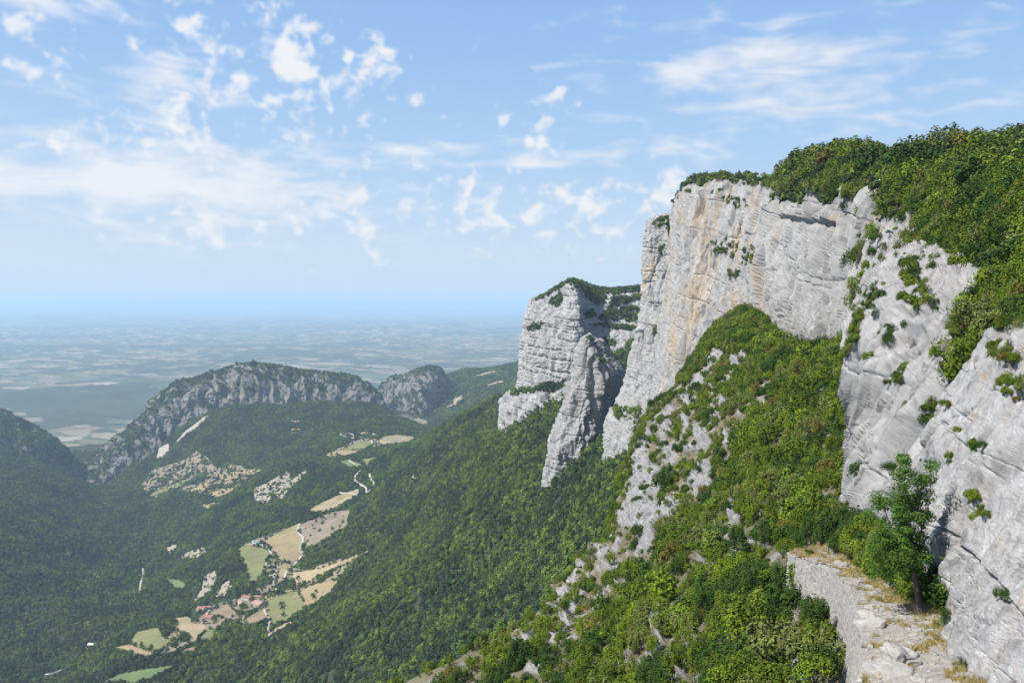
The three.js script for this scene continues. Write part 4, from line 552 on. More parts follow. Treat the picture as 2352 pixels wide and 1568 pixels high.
console.log('slopes');
// ---------------------------------------------------------------- the path, its retaining wall and boulders
const Ledge = [[1812, 1268, 69], [1829, 1277, 66], [1906, 1299, 58], [1939, 1327, 52.5], [1961, 1362, 48], [1984, 1407, 43], [1986, 1463, 38], [1986, 1512, 35], [1992, 1600, 31], [1995, 1760, 26]].map((p) => at(...p));
const Redge = [[1850, 1258, 78], [1899, 1279, 67], [1976, 1317, 57], [2014, 1338, 52.5], [2059, 1377, 46.5], [2114, 1402, 43], [2168, 1432, 39.5], [2228, 1512, 34], [2335, 1592, 29], [2490, 1710, 24]].map((p) => at(...p));
const Lc = new THREE.CatmullRomCurve3(Ledge, false, 'centripetal'), Rc = new THREE.CatmullRomCurve3(Redge, false, 'centripetal');
{
  const rows = []; for (let k = 0; k <= 18; k++) { const a = Lc.getPoint(k / 18), b = Rc.getPoint(k / 18), m = a.clone().lerp(b, .5), f = smoothstep(k, -2, 7), o = b.clone().sub(a).setY(0).normalize(); rows.push([a.clone().addScaledVector(o, -.12).add(new THREE.Vector3(0, -.02, 0)), a.clone().lerp(b, .25), m, a.clone().lerp(b, .75), b, b.clone().addScaledVector(o, 2.2 * f).add(new THREE.Vector3(0, .7 * f, 0)), b.clone().addScaledVector(o, 7 * f).add(new THREE.Vector3(0, 3 * f, 0)), b.clone().addScaledVector(o, 14 * f).add(new THREE.Vector3(0, 6 * f * f, 0))]); }
  const g = landforms.path = loft(rows, 150, 330, (x, y, z) => .10 * fbm(x / 1.1, y / 1.1, z / 1.1, 4) + .16 * n3(x / 3, 1, z / 3), false);
  if (g.N[(150 * 151 + 30) * 3 + 1] < 0) { g.turn = !g.turn; for (let k = 0; k < g.N.length; k++) g.N[k] = -g.N[k]; }
  const path = gridMesh(g, new THREE.MeshStandardMaterial({ vertexColors: true, roughness: 1, bumpMap: rockBump, bumpScale: .05 }), (c, x, y, z) => { const n = fbm(x / 1.6, 3, z / 1.6, 4), dry = smoothstep(n + .25 * n3(x / .5, 1, z / .5), .10, .30), k = 1 + .3 * n3(x / .35, y / .35, z / .35); c[0] = lerp(.225, .18, dry) * k; c[1] = lerp(.217, .142, dry) * k; c[2] = lerp(.20, .075, dry) * k; }, 1.5);
  add(path, 'path', 'narrow stony mule path with dry grass along the cliff foot', '', 'structure');
  // flat stones set in the path
  const stones = [0, 1, 2, 3, 4, 5].map((k) => stoneShape(k + 20, .35, .32)), lesser = [0, 1, 2, 3, 4, 5].map((k) => stoneShape(k + 40, .2, .5, 1)), mats = [.225, .245, .21, .195].map((v, i) => new THREE.MeshStandardMaterial({ color: new THREE.Color().setRGB(v, v * (.97 - .01 * i), v * (.92 - .02 * i)), roughness: 1 }));
  const spots = scatter(g, 5200, (p, n, s) => { if (s[2] > 72 || s[2] < 27) return 0; const t = nearest(Lc, p), a = Lc.getPoint(t), b = Rc.getPoint(t), f = p.clone().sub(a).dot(b.clone().sub(a)) / b.clone().sub(a).lengthSq(); return f > -.02 && f < 1.08 && fbm(p.x / 1.6, 3, p.z / 1.6, 4) < .2 ? 1 : 0; });
  const list = spots.map((q) => ({ ...q, size: rr(.09, .26) * (rnd() < .1 ? 1.6 : 1) })).sort((a, b) => b.size / b.s[2] - a.size / a.s[2]), rest = [];
  list.forEach((q, k) => {
    const m = new THREE.Mesh(stones[k % 6], mats[(k * 7) % 4]); m.position.copy(q.p).addScaledVector(q.n, .01); m.quaternion.setFromUnitVectors(new THREE.Vector3(0, 1, 0), q.n).multiply(new THREE.Quaternion().setFromAxisAngle(new THREE.Vector3(0, 1, 0), rr(0, 6.3))); m.scale.set(q.size * 1.3, q.size * .5, q.size * rr(.7, 1.1));
    if (k < 300) { m.name = k ? 'paving_stone_' + String(k).padStart(3, '0') : 'paving_stone'; m.castShadow = m.receiveShadow = true; path.add(m); } else if (k < 1900) { m.updateMatrix(); rest.push(lesser[k % 6].clone().applyMatrix4(m.matrix)); }
  });
  const r = new THREE.Mesh(mergeGeometries(rest), mats[0]); r.name = 'small_paving_stones'; r.userData.kind = 'stuff'; r.castShadow = r.receiveShadow = true; path.add(r);
}
function nearest(c, p) { c.cache = c.cache || Array.from({ length: 121 }, (_, k) => c.getPoint(k / 120)); let b = 0, m = 1e9; c.cache.forEach((q, k) => { const d = (q.x - p.x) ** 2 + (q.z - p.z) ** 2; if (d < m) { m = d; b = k; } }); return b / 120; }
// a rough stone about 1 unit wide: a subdivided box pulled into facets
function stoneShape(k, bevel = .3, rough = .3, seg = 2) {
  const g = new THREE.BoxGeometry(1, 1, 1, seg, seg, seg), P = g.attributes.position, v = new THREE.Vector3();
  for (let i = 0; i < P.count; i++) { v.fromBufferAttribute(P, i); const s = v.clone().normalize().multiplyScalar(.62); v.lerp(s, bevel); const n = 1 + rough * n3(v.x * 1.7 + k * 3.1, v.y * 1.7 + k, v.z * 1.7), m = rough * .4; P.setXYZ(i, v.x * n + m * n3(k, v.y * 3, v.z * 3), v.y * n + m * n3(v.x * 3, k, v.z * 3), v.z * n); }
  g.deleteAttribute('uv'); const out = g.toNonIndexed(); out.computeVertexNormals(); return out;
}
{
  // retaining wall: a leaning core and the stones of its face
  const wall = new THREE.Group(), rows = [], H = 8.5;
  const inward = (t) => { const a = Lc.getPoint(t), b = Rc.getPoint(t); return b.sub(a).setY(0).normalize(); };
  for (let j = 0; j <= 4; j++) rows.push(Array.from({ length: 22 }, (_, k) => { const t = k / 21, p = Lc.getPoint(t); return p.addScaledVector(inward(t), -.14 * j * H / 4 * .9 + .1).add(new THREE.Vector3(0, -j * H / 4 - .06, 0)); }));
  const g = loft(rows, 220, 60, (x, y, z) => .05 * fbm(x, y, z, 3) + .12 * n3(x / 3, y / 3, z / 3));
  const core = gridMesh(g, new THREE.MeshStandardMaterial({ vertexColors: true, roughness: 1, bumpMap: rockBump, bumpScale: .06 }), (c, x, y, z) => { const k = .21 * (1 + .35 * n3(x * 2.2, y * 2.2, z * 2.2)); c[0] = k; c[1] = k * .98; c[2] = k * .94; }, 1.2); core.name = 'wall_core'; wall.add(core);
  const shapes = [1, 2, 3, 4, 5, 6, 7, 8].map((k) => stoneShape(k, .28, .26)), lesser = [1, 2, 3, 4, 5, 6, 7, 8].map((k) => stoneShape(k + 60, .12, .4, 1)), mats = [.225, .205, .245, .18].map((v) => new THREE.MeshStandardMaterial({ color: new THREE.Color().setRGB(v, v * .99, v * .965), roughness: 1 }));
  const len = Lc.getLength(), all = [];
  let y = .08, row = 0; while (y < 7.6) { const h = rr(.13, .26); let s = rr(0, .4); while (s < len) { const w = rr(.16, .55) * (h / .2) ** .5; const t = clamp((s + w / 2) / len, 0, 1); const tt = Lc.getUtoTmapping(t); const p = Lc.getPoint(tt), o = inward(tt), tan = Lc.getTangent(tt); const d = -p.z; if (d > 24 && d < 74) { p.addScaledVector(o, -.126 * y + .06 + rr(-.05, .025)).add(new THREE.Vector3(0, -y - h / 2 + rr(-.02, .02), 0)); const sc = projXYZ(p.x, p.y, p.z); if (sc[0] > 1780 && sc[1] < 1620) all.push({ p, o, tan, w, h, d: sc[2], k: all.length }); } s += w * .97; } y += h * .95; row++; }
  all.sort((a, b) => b.w * b.h / b.d ** 2 - a.w * a.h / a.d ** 2);
  const rest = [], X = new THREE.Vector3(), Y = new THREE.Vector3(), Z = new THREE.Vector3(), mat = new THREE.Matrix4();
  all.forEach((q, i) => {
    X.copy(q.tan).setY(q.tan.y * .6).normalize(); Z.copy(q.o).addScaledVector(X, -q.o.dot(X)).normalize(); Y.crossVectors(Z, X).normalize(); mat.makeBasis(X, Y, Z);
    const m = new THREE.Mesh(shapes[(i * 5) % 8], mats[(i * 3 + (i >> 3)) % 4]); m.quaternion.setFromRotationMatrix(mat).multiply(new THREE.Quaternion().setFromEuler(new THREE.Euler(rr(-.12, .12), rr(-.12, .12), rr(-.1, .1)))); m.position.copy(q.p); m.scale.set(q.w * 1.02, q.h * 1.03, .3);
    if (i < 300) { m.name = i ? 'wall_stone_' + String(i).padStart(3, '0') : 'wall_stone'; wall.add(m); } else { m.updateMatrix(); const c = lesser[(i * 5) % 8].clone().applyMatrix4(m.matrix), v = [.225, .205, .245, .18][i % 4], n = c.attributes.position.count, col = new Float32Array(n * 3); for (let k = 0; k < n; k++) { col[k * 3] = v; col[k * 3 + 1] = v * .99; col[k * 3 + 2] = v * .965; } c.setAttribute('color', new THREE.BufferAttribute(col, 3)); rest.push(c); }
  });
  console.log('wall stones', all.length);
  const r = new THREE.Mesh(mergeGeometries(rest), new THREE.MeshStandardMaterial({ vertexColors: true, roughness: 1 })); r.name = 'small_wall_stones'; r.userData.kind = 'stuff'; wall.add(r);
  add(wall, 'retaining_wall', 'tall dry stone retaining wall carrying the outer edge of the path', 'wall');
}
function boulder(name, label, p, size, turn, k, base = .285) {
  const g = new THREE.BoxGeometry(1, 1, 1, 26, 16, 20), P = g.attributes.position, v = new THREE.Vector3(), col = [];
  for (let i = 0; i < P.count; i++) { v.fromBufferAttribute(P, i); const s = v.clone().normalize().multiplyScalar(.6); v.lerp(s, .42); v.multiply(new THREE.Vector3(...size)); const e = cell(v.x * 1.1 + k * 7, v.y * 1.6 + k, v.z * 1.1), n = .22 * (e.id - .5) - .10 * smoothstep(.14 - (e.f2 - e.f1), 0, .14) + .22 * fbm(v.x * 1.2 + k, v.y * 1.6, v.z * 1.2, 4); v.addScaledVector(s.normalize(), n); P.setXYZ(i, v.x, v.y, v.z); const q = base * (1 + .3 * fbm(v.x * 2 + k, v.y * 2, v.z * 2, 3)); col.push(q, q * .985, q * .95); }
  g.setAttribute('color', new THREE.Float32BufferAttribute(col, 3)); g.computeVertexNormals();
  const m = new THREE.Mesh(g, M.boulder = M.boulder || new THREE.MeshStandardMaterial({ vertexColors: true, roughness: 1, bumpMap: rockBump, bumpScale: .04 })); m.position.copy(p); m.rotation.set(...turn); return add(m, name, label, 'rock');
}
boulder('boulder', 'long pale slab boulder lying tilted on the path', at(2085, 1512, 34.2), [2.3, .62, 1.0], [.15, .25, -.42], 1);
boulder('boulder', 'broad cracked rock under the slab boulder at the wall end', at(2040, 1552, 33.2), [1.9, 1.1, 1.6], [.1, .5, -.1], 2, .28);
boulder('boulder', 'low rock block at the lower edge beside the slab boulder', at(2085, 1568, 32), [1.3, .8, 1.2], [.1, 1.2, .1], 3, .25);
boulder('boulder', 'upright pale rock at the path edge above the wall', at(2000, 1440, 40.2), [.7, 1.3, 1.6], [.1, .3, .1], 4, .29);
boulder('boulder', 'small grey rock on the far bend of the path', at(1931, 1299, 59), [.9, .5, .8], [0, .6, .1], 5, .28);
//@@PATH
// ---------------------------------------------------------------- plants
// leaves on clumps spread through a crown; colour of each leaf varies a little
function crown({ seed: sd, soft = 0, plume = .85, clumps, leaves, leaf, r = [1, .8, 1], tight = .45, up = .35, spread = .5, narrow = .55, lobes, tones }) {
  const keep = seed; seed = sd * 7919 + 13;
  const C = []; if (lobes) for (const l of lobes) C.push(l); else for (let k = 0; k < clumps; k++) { const a = rr(0, 6.283), h = Math.acos(rr(-.25, 1)), q = Math.cbrt(rr(.25, 1)); C.push([Math.sin(h) * Math.cos(a) * q * r[0] * (1 - tight * .6), Math.cos(h) * q * r[1] * (1 - tight * .5), Math.sin(h) * Math.sin(a) * q * r[2] * (1 - tight * .6), rr(.6, 1.15) * tight]); }
  const pos = new Float32Array(leaves * 18), nor = new Float32Array(leaves * 18), col = new Float32Array(leaves * 18), n = new THREE.Vector3(), t = new THREE.Vector3(), b = new THREE.Vector3(), p = new THREE.Vector3(), q = new THREE.Vector3();
  const nn = new THREE.Vector3(), ctone = C.map(() => rr(.82, 1.2)), chue = C.map(() => rnd());
  for (let k = 0; k < leaves; k++) {
    const ci = (rnd() * C.length) | 0, c = C[ci], a = rr(0, 6.283), h = rr(-1, 1), s = Math.sqrt(1 - h * h), rad = c[3] * Math.cbrt(rr(.15, 1));
    n.set(s * Math.cos(a), h, s * Math.sin(a)); const pin = plume > 1 ? 1 - .5 * Math.max(0, n.y) * rad / c[3] : 1; p.set(c[0] + n.x * rad * pin, c[1] + n.y * rad * plume, c[2] + n.z * rad * pin);
    n.y += up; n.x += rr(-spread, spread); n.y += rr(-spread, spread); n.z += rr(-spread, spread); n.normalize();
    t.set(rr(-1, 1), rr(-1, 1), rr(-1, 1)).cross(n).normalize(); b.crossVectors(n, t); const L = leaf * rr(.65, 1.3), W = L * narrow, tone = ctone[ci] * rr(.8, 1.2), hue = chue[ci] * .6 + rnd() * .4;
    const pts = [[-L, 0], [0, -W], [L, 0], [-L, 0], [L, 0], [0, W]];
    pts.forEach(([x, y], m) => { const o = k * 18 + m * 3; q.copy(p).addScaledVector(t, x).addScaledVector(b, y).addScaledVector(n, y ? 0 : -L * .12); q.toArray(pos, o); if (soft) { nn.set(p.x * .8 + (p.x - c[0]) * 1.6, p.y * .8 + (p.y - c[1]) * 1.6 + .1, p.z * .8 + (p.z - c[2]) * 1.6).normalize().lerp(n, 1 - soft).normalize().toArray(nor, o); } else n.toArray(nor, o); const w = tones || [[.8, .95, .7], [1.25, 1.05, .9]]; for (let e = 0; e < 3; e++) col[o + e] = tone * lerp(w[0][e], w[1][e], hue); });
  }
  const g = new THREE.BufferGeometry(); g.setAttribute('position', new THREE.BufferAttribute(pos, 3)); g.setAttribute('normal', new THREE.BufferAttribute(nor, 3)); g.setAttribute('color', new THREE.BufferAttribute(col, 3));
  seed = keep; return g;
}
const limb = (pts, r0, r1, sides = 6) => { const c = new THREE.CatmullRomCurve3(pts), n = Math.max(3, pts.length * 3), g = new THREE.TubeGeometry(c, n, 1, sides, false), P = g.attributes.position, v = new THREE.Vector3(); for (let i = 0; i <= n; i++) { const o = c.getPointAt(i / n), r = lerp(r0, r1, i / n); for (let j = 0; j <= sides; j++) { const k = i * (sides + 1) + j; v.fromBufferAttribute(P, k).sub(o).multiplyScalar(r).add(o); P.setXYZ(k, v.x, v.y, v.z); } } g.deleteAttribute('uv'); return g; };
const leafMat = (r, g, b, through = .18) => new THREE.MeshPhysicalMaterial({ color: new THREE.Color().setRGB(r, g, b), vertexColors: true, roughness: .9, specularIntensity: .25, transmission: through, thickness: 0, side: THREE.DoubleSide });
const farLeaf = new THREE.MeshStandardMaterial({ vertexColors: true, roughness: 1, side: THREE.DoubleSide });
const bark = new THREE.MeshStandardMaterial({ color: new THREE.Color().setRGB(.075, .065, .055), roughness: 1 }), greyTwig = new THREE.MeshStandardMaterial({ color: new THREE.Color().setRGB(.26, .245, .23), roughness: 1 });
// kinds of shrub, one unit of radius
const fine = [0, 1, 2, 3, 4, 5].map((k) => crown({ seed: k + 1, clumps: 16 + k * 2, leaves: 1600, leaf: .072, plume: [1.5, 1.7, .9, 1.4, 1.9, 1][k], r: [1, [.8, 1.1, .7, .95, 1.3, .75][k], 1], tight: .38 }));
const mid = [0, 1, 2, 3, 4].map((k) => crown({ seed: k + 31, clumps: 11 + k, leaves: 640, leaf: .105, soft: .25, plume: [1.5, 1.8, .9, 1.5, 1.9][k], r: [1, [.8, 1.05, .7, .95, 1.25][k], 1], tight: .40 }));
const coarse = [0, 1, 2, 3].map((k) => crown({ seed: k + 51, clumps: 9 + k, leaves: 170, leaf: .20, soft: .7, r: [1, [.95, 1.15, .85, 1.0][k], 1], tight: .5 }));
const stemsG = [0, 1, 2].map((k) => mergeGeometries(Array.from({ length: 5 }, (_, i) => { const a = i * 1.26 + k, e = .6; return limb([new THREE.Vector3(0, -.75, 0), new THREE.Vector3(Math.cos(a) * e * .4, -.1, Math.sin(a) * e * .4), new THREE.Vector3(Math.cos(a) * e, .5, Math.sin(a) * e)], .035, .012, 4); })));
const spruce = (() => { const g = []; seed = 4242; for (let k = 0; k < 26; k++) { const y = k / 26, r = (1 - y) * .36 + .02, c = crown({ seed: 300 + k, clumps: 1, leaves: 14, leaf: .07, lobes: [[0, 0, 0, r]], up: .1 }); c.translate(0, y, 0); g.push(c); } return mergeGeometries(g); })();

const kinds = { olive: [.063, .101, .008], lime: [.088, .135, .010], dark: [.024, .056, .009], sage: [.092, .118, .038], brown: [.092, .082, .022] };
const kindMats = Object.fromEntries(Object.entries(kinds).map(([k, c]) => [k, leafMat(...c)]));
const pickKind = (p) => { const n = fbm(p.x / 12, p.y / 12, p.z / 12, 3) * 1.6 + rr(-.55, .55); return n < -.26 ? 'dark' : n < .16 ? 'olive' : n < .40 ? 'lime' : rnd() < .75 ? 'sage' : 'brown'; };

// ledges with bushes on the cliffs, and bare rock on the upper slope
const z7 = (p) => zoomed(1435.5, 229.7, p), z8 = (p) => zoomed(1895, 229.7, p, .1944), zr = (p) => zoomed(1764, 574, p), z4b = (p) => zoomed(1764, 919, p);
const ledges = {
  headland: [z1b([[180, 480], [340, 400], [380, 370], [480, 310], [540, 275], [640, 300], [900, 355], [880, 420], [760, 440], [680, 420], [600, 350], [530, 300], [460, 350], [330, 430], [200, 480]]), z1b([[340, 490], [450, 400], [460, 470], [420, 540], [350, 500]]), z1b([[590, 300], [780, 320], [900, 360], [870, 440], [830, 530], [740, 500], [690, 450]]), z1b([[920, 360], [1240, 300], [1240, 390], [1000, 400], [920, 430]]), z1b([[920, 430], [1050, 440], [1240, 410], [1240, 450], [1100, 480], [1000, 510], [880, 560], [900, 500]]), z1b([[900, 560], [1100, 520], [1230, 570], [1220, 680], [1000, 660], [800, 640], [820, 600]]), z1b([[660, 600], [740, 560], [790, 600], [700, 640]]), z1b([[140, 740], [200, 690], [300, 680], [260, 720], [180, 760]]), z1b([[220, 1280], [270, 1230], [400, 1240], [560, 1270], [560, 1300], [400, 1300], [230, 1310], [150, 1330], [0, 1350], [0, 1290], [120, 1290]]), z1b([[750, 700], [850, 680], [1000, 700], [1190, 700], [1100, 740], [900, 730]]), z1b([[820, 860], [860, 810], [900, 840], [980, 850], [970, 890], [860, 880]]), z1b([[1030, 900], [1060, 850], [1130, 830], [1130, 900], [1060, 930]])],
  pillar: [z1b([[680, 820], [720, 790], [790, 860], [760, 890]]), z1b([[740, 1010], [800, 1000], [930, 1050], [870, 1060]])],
  buttress: [z1b([[1300, 900], [1380, 850], [1480, 930], [1500, 1000], [1440, 1010], [1310, 960]]), z1b([[1480, 980], [1560, 1000], [1570, 1100], [1530, 1250], [1470, 1300], [1480, 1150]]), z1b([[1290, 740], [1440, 660], [1450, 800], [1330, 790]]), z1b([[940, 1450], [1190, 1460], [1180, 1566], [960, 1566]]), z7([[240, 1150], [330, 1090], [590, 1060], [590, 1220], [440, 1270], [380, 1190]]), z7([[300, 1390], [360, 1320], [380, 1400], [340, 1420]]), z1b([[1500, 160], [1550, 130], [1560, 200], [1500, 210]]), z7([[420, 1300], [500, 1300], [520, 1400], [440, 1420]])],
  cliff: [z7([[780, 1290], [900, 1280], [1090, 1330], [1210, 1320], [1200, 1500], [1150, 1540], [1000, 1450], [850, 1400]]), z7([[820, 830], [880, 810], [960, 890], [1180, 930], [1170, 990], [1040, 1000], [960, 960], [880, 900], [810, 870]]), z1b([[1980, 280], [2000, 190], [2110, 190], [2080, 300]]), z7([[700, 740], [870, 660], [1100, 680], [1200, 670], [1420, 710], [1420, 800], [1330, 800], [1100, 780], [900, 750]]), z7([[1280, 1120], [1350, 1050], [1350, 1100], [1300, 1170]]), z7([[1520, 780], [1570, 780], [1560, 830], [1520, 820]]), z7([[1670, 800], [1730, 790], [1740, 830], [1680, 830]]), z7([[2000, 960], [2100, 920], [2100, 1000], [2020, 1000]]), z7([[1340, 910], [1370, 910], [1370, 950], [1340, 950]])],
  slabs: [zr([[920, 400], [1000, 340], [1050, 440], [1000, 620], [930, 560], [890, 500]]), zr([[620, 680], [780, 640], [900, 560], [870, 760], [800, 900], [760, 1020], [680, 980], [660, 840]]), zr([[1030, 720], [1160, 700], [1170, 830], [1080, 880], [1050, 960], [960, 990], [1030, 900]]), zr([[1230, 150], [1330, 110], [1400, 260], [1450, 380], [1600, 520], [1480, 600], [1420, 560], [1300, 500], [1240, 480], [1230, 400], [1300, 360]]), zr([[1255, 1090], [1320, 1070], [1320, 1200], [1270, 1210]]), zr([[1090, 1200], [1200, 1160], [1240, 1230], [1180, 1310], [1100, 1290]]), zr([[1450, 1350], [1650, 1210], [1640, 1300], [1560, 1450], [1440, 1480]]), zr([[1190, 1490], [1330, 1390], [1350, 1480], [1270, 1520]]), zr([[1670, 700], [1780, 560], [1920, 580], [1980, 800], [1960, 980], [1900, 1080], [1750, 950], [1680, 850]]), z4b([[1410, 60], [1600, 30], [1560, 130], [1500, 260], [1420, 250]])],
  nearCliff: [zr([[2060, 850], [2250, 900], [2300, 1050], [2200, 1100], [2060, 1000]]), zr([[2120, 1280], [2352, 1180], [2352, 1400], [2250, 1380]]), zr([[2080, 640], [2352, 560], [2352, 740], [2060, 760]]), z4b([[1890, 390], [1980, 390], [1970, 480], [1890, 470]]), z4b([[1650, 560], [1710, 530], [1730, 600], [1660, 620]]), z4b([[1860, 950], [1900, 850], [2000, 880], [1960, 960], [2020, 1080], [1990, 1110], [1950, 1020]]), z4b([[1670, 1320], [1700, 1220], [1740, 1210], [1730, 1290]]), z4b([[2240, 0], [2352, 0], [2352, 110], [2300, 100]])],
};
const upperRock = [[[1955, 470], [2000, 465], [2060, 500], [2112, 498], [2092, 560], [2112, 640], [2060, 700], [2000, 745], [1955, 720]], z8([[650, 1260], [750, 1260], [730, 1370], [680, 1420], [640, 1500], [540, 1566], [540, 1470]]), z8([[890, 1566], [940, 1400], [1080, 1400], [1120, 1400], [1100, 1470], [1000, 1566]]), zr([[880, 0], [1240, 30], [1200, 100], [1100, 130], [1130, 200], [1080, 290], [1010, 330], [970, 160]]), zr([[1240, 250], [1300, 110], [1330, 130], [1260, 290]]), zr([[1610, 500], [1700, 400], [1780, 370], [1940, 360], [2080, 370], [1980, 480], [1900, 560], [1790, 530], [1720, 610], [1620, 560]]), zr([[1400, 420], [1420, 300], [1470, 290], [1480, 330], [1420, 430]]), z8([[340, 1050], [380, 1030], [420, 1070], [350, 1075]]), z8([[1340, 1566], [1370, 1500], [1400, 1510], [1390, 1566]]), z8([[860, 1400], [850, 1280], [890, 1270], [910, 1390]]), z8([[1970, 1566], [2060, 1520], [2080, 1566]])];
const inAny = (polys, u, v) => polys.some((p) => inPoly(p, u, v));

// every bush of the near and middle slopes: place, radius, region
const bushes = [];
const bush = (q, r, region, squash = 1) => bushes.push({ p: q.p, n: q.n, s: q.s, r, region, kind: pickKind(q.p), yaw: rr(0, 6.28), squash, px: r * FOC / q.s[2] });
const edgeLine = [[905, 1568], [1063, 1501], [1176, 1440], [1240, 1400], [1283, 1316], [1351, 1263], [1418, 1196], [1448, 1110], [1463, 1026], [1490, 935], [1568, 866], [1626, 774]], edgeU = (v) => { for (let k = 1; k < edgeLine.length; k++) { const [a, b] = edgeLine[k - 1], [c, d] = edgeLine[k]; if (v <= b && v >= d) return lerp(a, c, (b - v) / (b - d)); } return v > 1568 ? 880 : 1640; };
for (const q of scatter(landforms.slope, 33000, (p, n, s) => {
  const [u, v, d] = s; if (u < 830 || v > 1700 || d > 440) return 0;
  const r = rr(.6, 1.45) * (rnd() < .14 ? 1.5 : 1) * (d < 70 ? 1.05 : d > 200 ? 1.35 : 1.1), px = r * FOC / d, in_ = isOutcrop(u, v);
  if (in_) return rnd() < .06 ? r * .7 : 0;
  for (const k of [.7, 1.4, 2]) if (isOutcrop(u, v - px * k) || isOutcrop(u - px * .6, v - px * k * .8) || isOutcrop(u + px * .6, v - px * k * .8)) return rnd() < .36 ? r * .62 : 0;
  if (d < 78 && u > 1820 && v > 1255) { const t = nearest(Lc, p), a = Lc.getPoint(t); if (p.x > a.x - .9) return 0; }
  const edge = smoothstep(u - edgeU(v), 30, 270) * (v > 880 ? 1 : 0) + (v <= 880 ? 1 : 0);
  return rnd() < lerp(.16, 1, edge) * (.45 + .9 * smoothstep(fbm(p.x / 9, p.y / 9, p.z / 9, 3), -.2, .25)) ? r * lerp(.75, 1, edge) : 0;
})) bush(q, q.r, 'slope', rr(.85, 1.35));
for (const q of scatter(landforms.slope, 26000, (p, n, s) => { const [u, v, d] = s; if (u < 840 || v > 1640 || d > 330 || v < 860) return 0; if (d < 78 && u > 1820 && v > 1255) return 0; return rnd() < (isOutcrop(u, v) ? .05 : .5); })) bush(q, rr(.16, .5), 'slope', rr(.7, 1.2));
for (const q of scatter(landforms.upperSlope, 12000, (p, n, s) => { const [u, v, d] = s; if (u > 2460 || inAny(upperRock, u, v) || inAny(upperRock, u, v + 4)) return rnd() < .12; if (u < 1985 && v > 470) return 0; return 1; })) bush(q, rr(.8, 1.7) * (q.s[2] > 200 ? 1.45 : 1) * (rnd() < .15 ? 1.4 : 1) * (1 + (q.s[2] > 120 && q.s[1] < 430 ? 1.0 * smoothstep(n3(q.p.x / 13, 3, q.p.z / 13) + rr(-.3, .3), .1, .5) : 0)), 'upper');
for (const [name, polys, n, r0, r1] of [['slabs', ledges.slabs, 14000, .35, .95], ['nearCliff', ledges.nearCliff, 12000, .16, .5]]) for (const q of scatter(landforms[name], n, (p, nn, s) => (inAny(polys, s[0], s[1]) || (nn.y > .3 && rnd() < (name === 'slabs' ? .05 : .012))) && rnd() < (name === 'slabs' ? .28 : .42))) bush(q, rr(r0, r1), name);
for (const [name, polys, n, r0, r1, keep] of [['cliff', ledges.cliff, 24000, .9, 2.2, .35], ['buttress', ledges.buttress, 20000, 1.2, 2.8, .3]]) for (const q of scatter(landforms[name], n, (p, nn, s) => inAny(polys, s[0], s[1]) && rnd() < keep)) bush(q, rr(r0, r1), name);
// bank between the path and the slabs
for (const q of scatter(landforms.path, 2600, (p, n, s) => { const [u, v, d] = s; if (d < 41 || d > 80) return 0; const t = nearest(Rc, p), a = Lc.getPoint(t), b = Rc.getPoint(t), w = b.clone().sub(a), f = p.clone().sub(a).dot(w) / w.lengthSq(); return f > 1.22 && f < 4.2 && rnd() < .5; })) bush(q, rr(.6, 1.35), 'bank');
console.log('bushes', bushes.length);
const where = { slope: 'lower slope', upper: 'upper slope', slabs: 'leaning slabs', nearCliff: 'near cliff', cliff: 'great cliff', buttress: 'cliff buttress', bank: 'path bank' };
const look = { olive: 'olive green', lime: 'yellow green', dark: 'dark green', sage: 'grey green', brown: 'brownish' };
const seenBush = (b) => b.s[0] > -40 && b.s[0] < 2400 && b.s[1] > 0 && b.s[1] < 1610;
const front = bushes.filter((b) => seenBush(b) && b.s[2] < 150), topOf = (b) => b.s[1] - b.px * .6, hidden = (b) => front.some((a) => a !== b && a.s[2] < b.s[2] && Math.abs(a.s[0] - b.s[0]) < a.px * .62 && Math.abs(topOf(a) - topOf(b)) < a.px * .62);
const ranked = front.filter((b) => b.px > 12 && !hidden(b)).sort((a, b) => b.px - a.px).slice(0, 300), chosen = new Set(ranked);
const Q = new THREE.Quaternion(), UPV = new THREE.Vector3(0, 1, 0);
const placeBush = (o, b) => { o.position.copy(b.p).addScaledVector(b.n, b.r * .32).add(new THREE.Vector3(0, b.r * .28, 0)); o.quaternion.setFromAxisAngle(UPV, b.yaw); o.scale.set(b.r * (1 + .2 * Math.sin(b.yaw * 3)), b.r * b.squash, b.r * (1 + .2 * Math.cos(b.yaw * 5))); };
const marks = [[2080, 1200, 'the path tree'], [1900, 1330, 'the far wall end'], [1900, 1500, 'the wall foot'], [1500, 1130, 'the white outcrop'], [1700, 1500, 'the lower edge'], [1300, 1500, 'the left slope edge'], [1700, 740, 'the great cliff foot'], [2000, 1000, 'the slab corner'], [2300, 800, 'the near cliff top'], [2338, 330, 'the skyline conifer'], [2000, 450, 'the great cliff end'], [2150, 400, 'the skyline hump'], [2330, 560, 'the right edge'], [2200, 1000, 'the near cliff edge'], [2120, 640, 'the slab tops'], [1800, 1150, 'the slope middle']];
const nearMark = (s) => marks.reduce((m, k) => { const d = Math.hypot(k[0] - s[0], k[1] - s[1]); return d < m[0] ? [d, k] : m; }, [1e9, null])[1], side = (s, k) => Math.abs(s[0] - k[0]) > Math.abs(s[1] - k[1]) ? (s[0] < k[0] ? 'left of' : 'right of') : s[1] < k[1] ? 'above' : 'below';
const bigness = (b) => b.px > 60 ? 'big' : b.px > 40 ? 'broad' : b.px > 30 ? 'middling' : b.px > 22 ? 'small' : 'tiny', stature = (b) => b.squash > 1.12 ? 'upright' : b.squash < .95 ? 'low' : 'rounded';
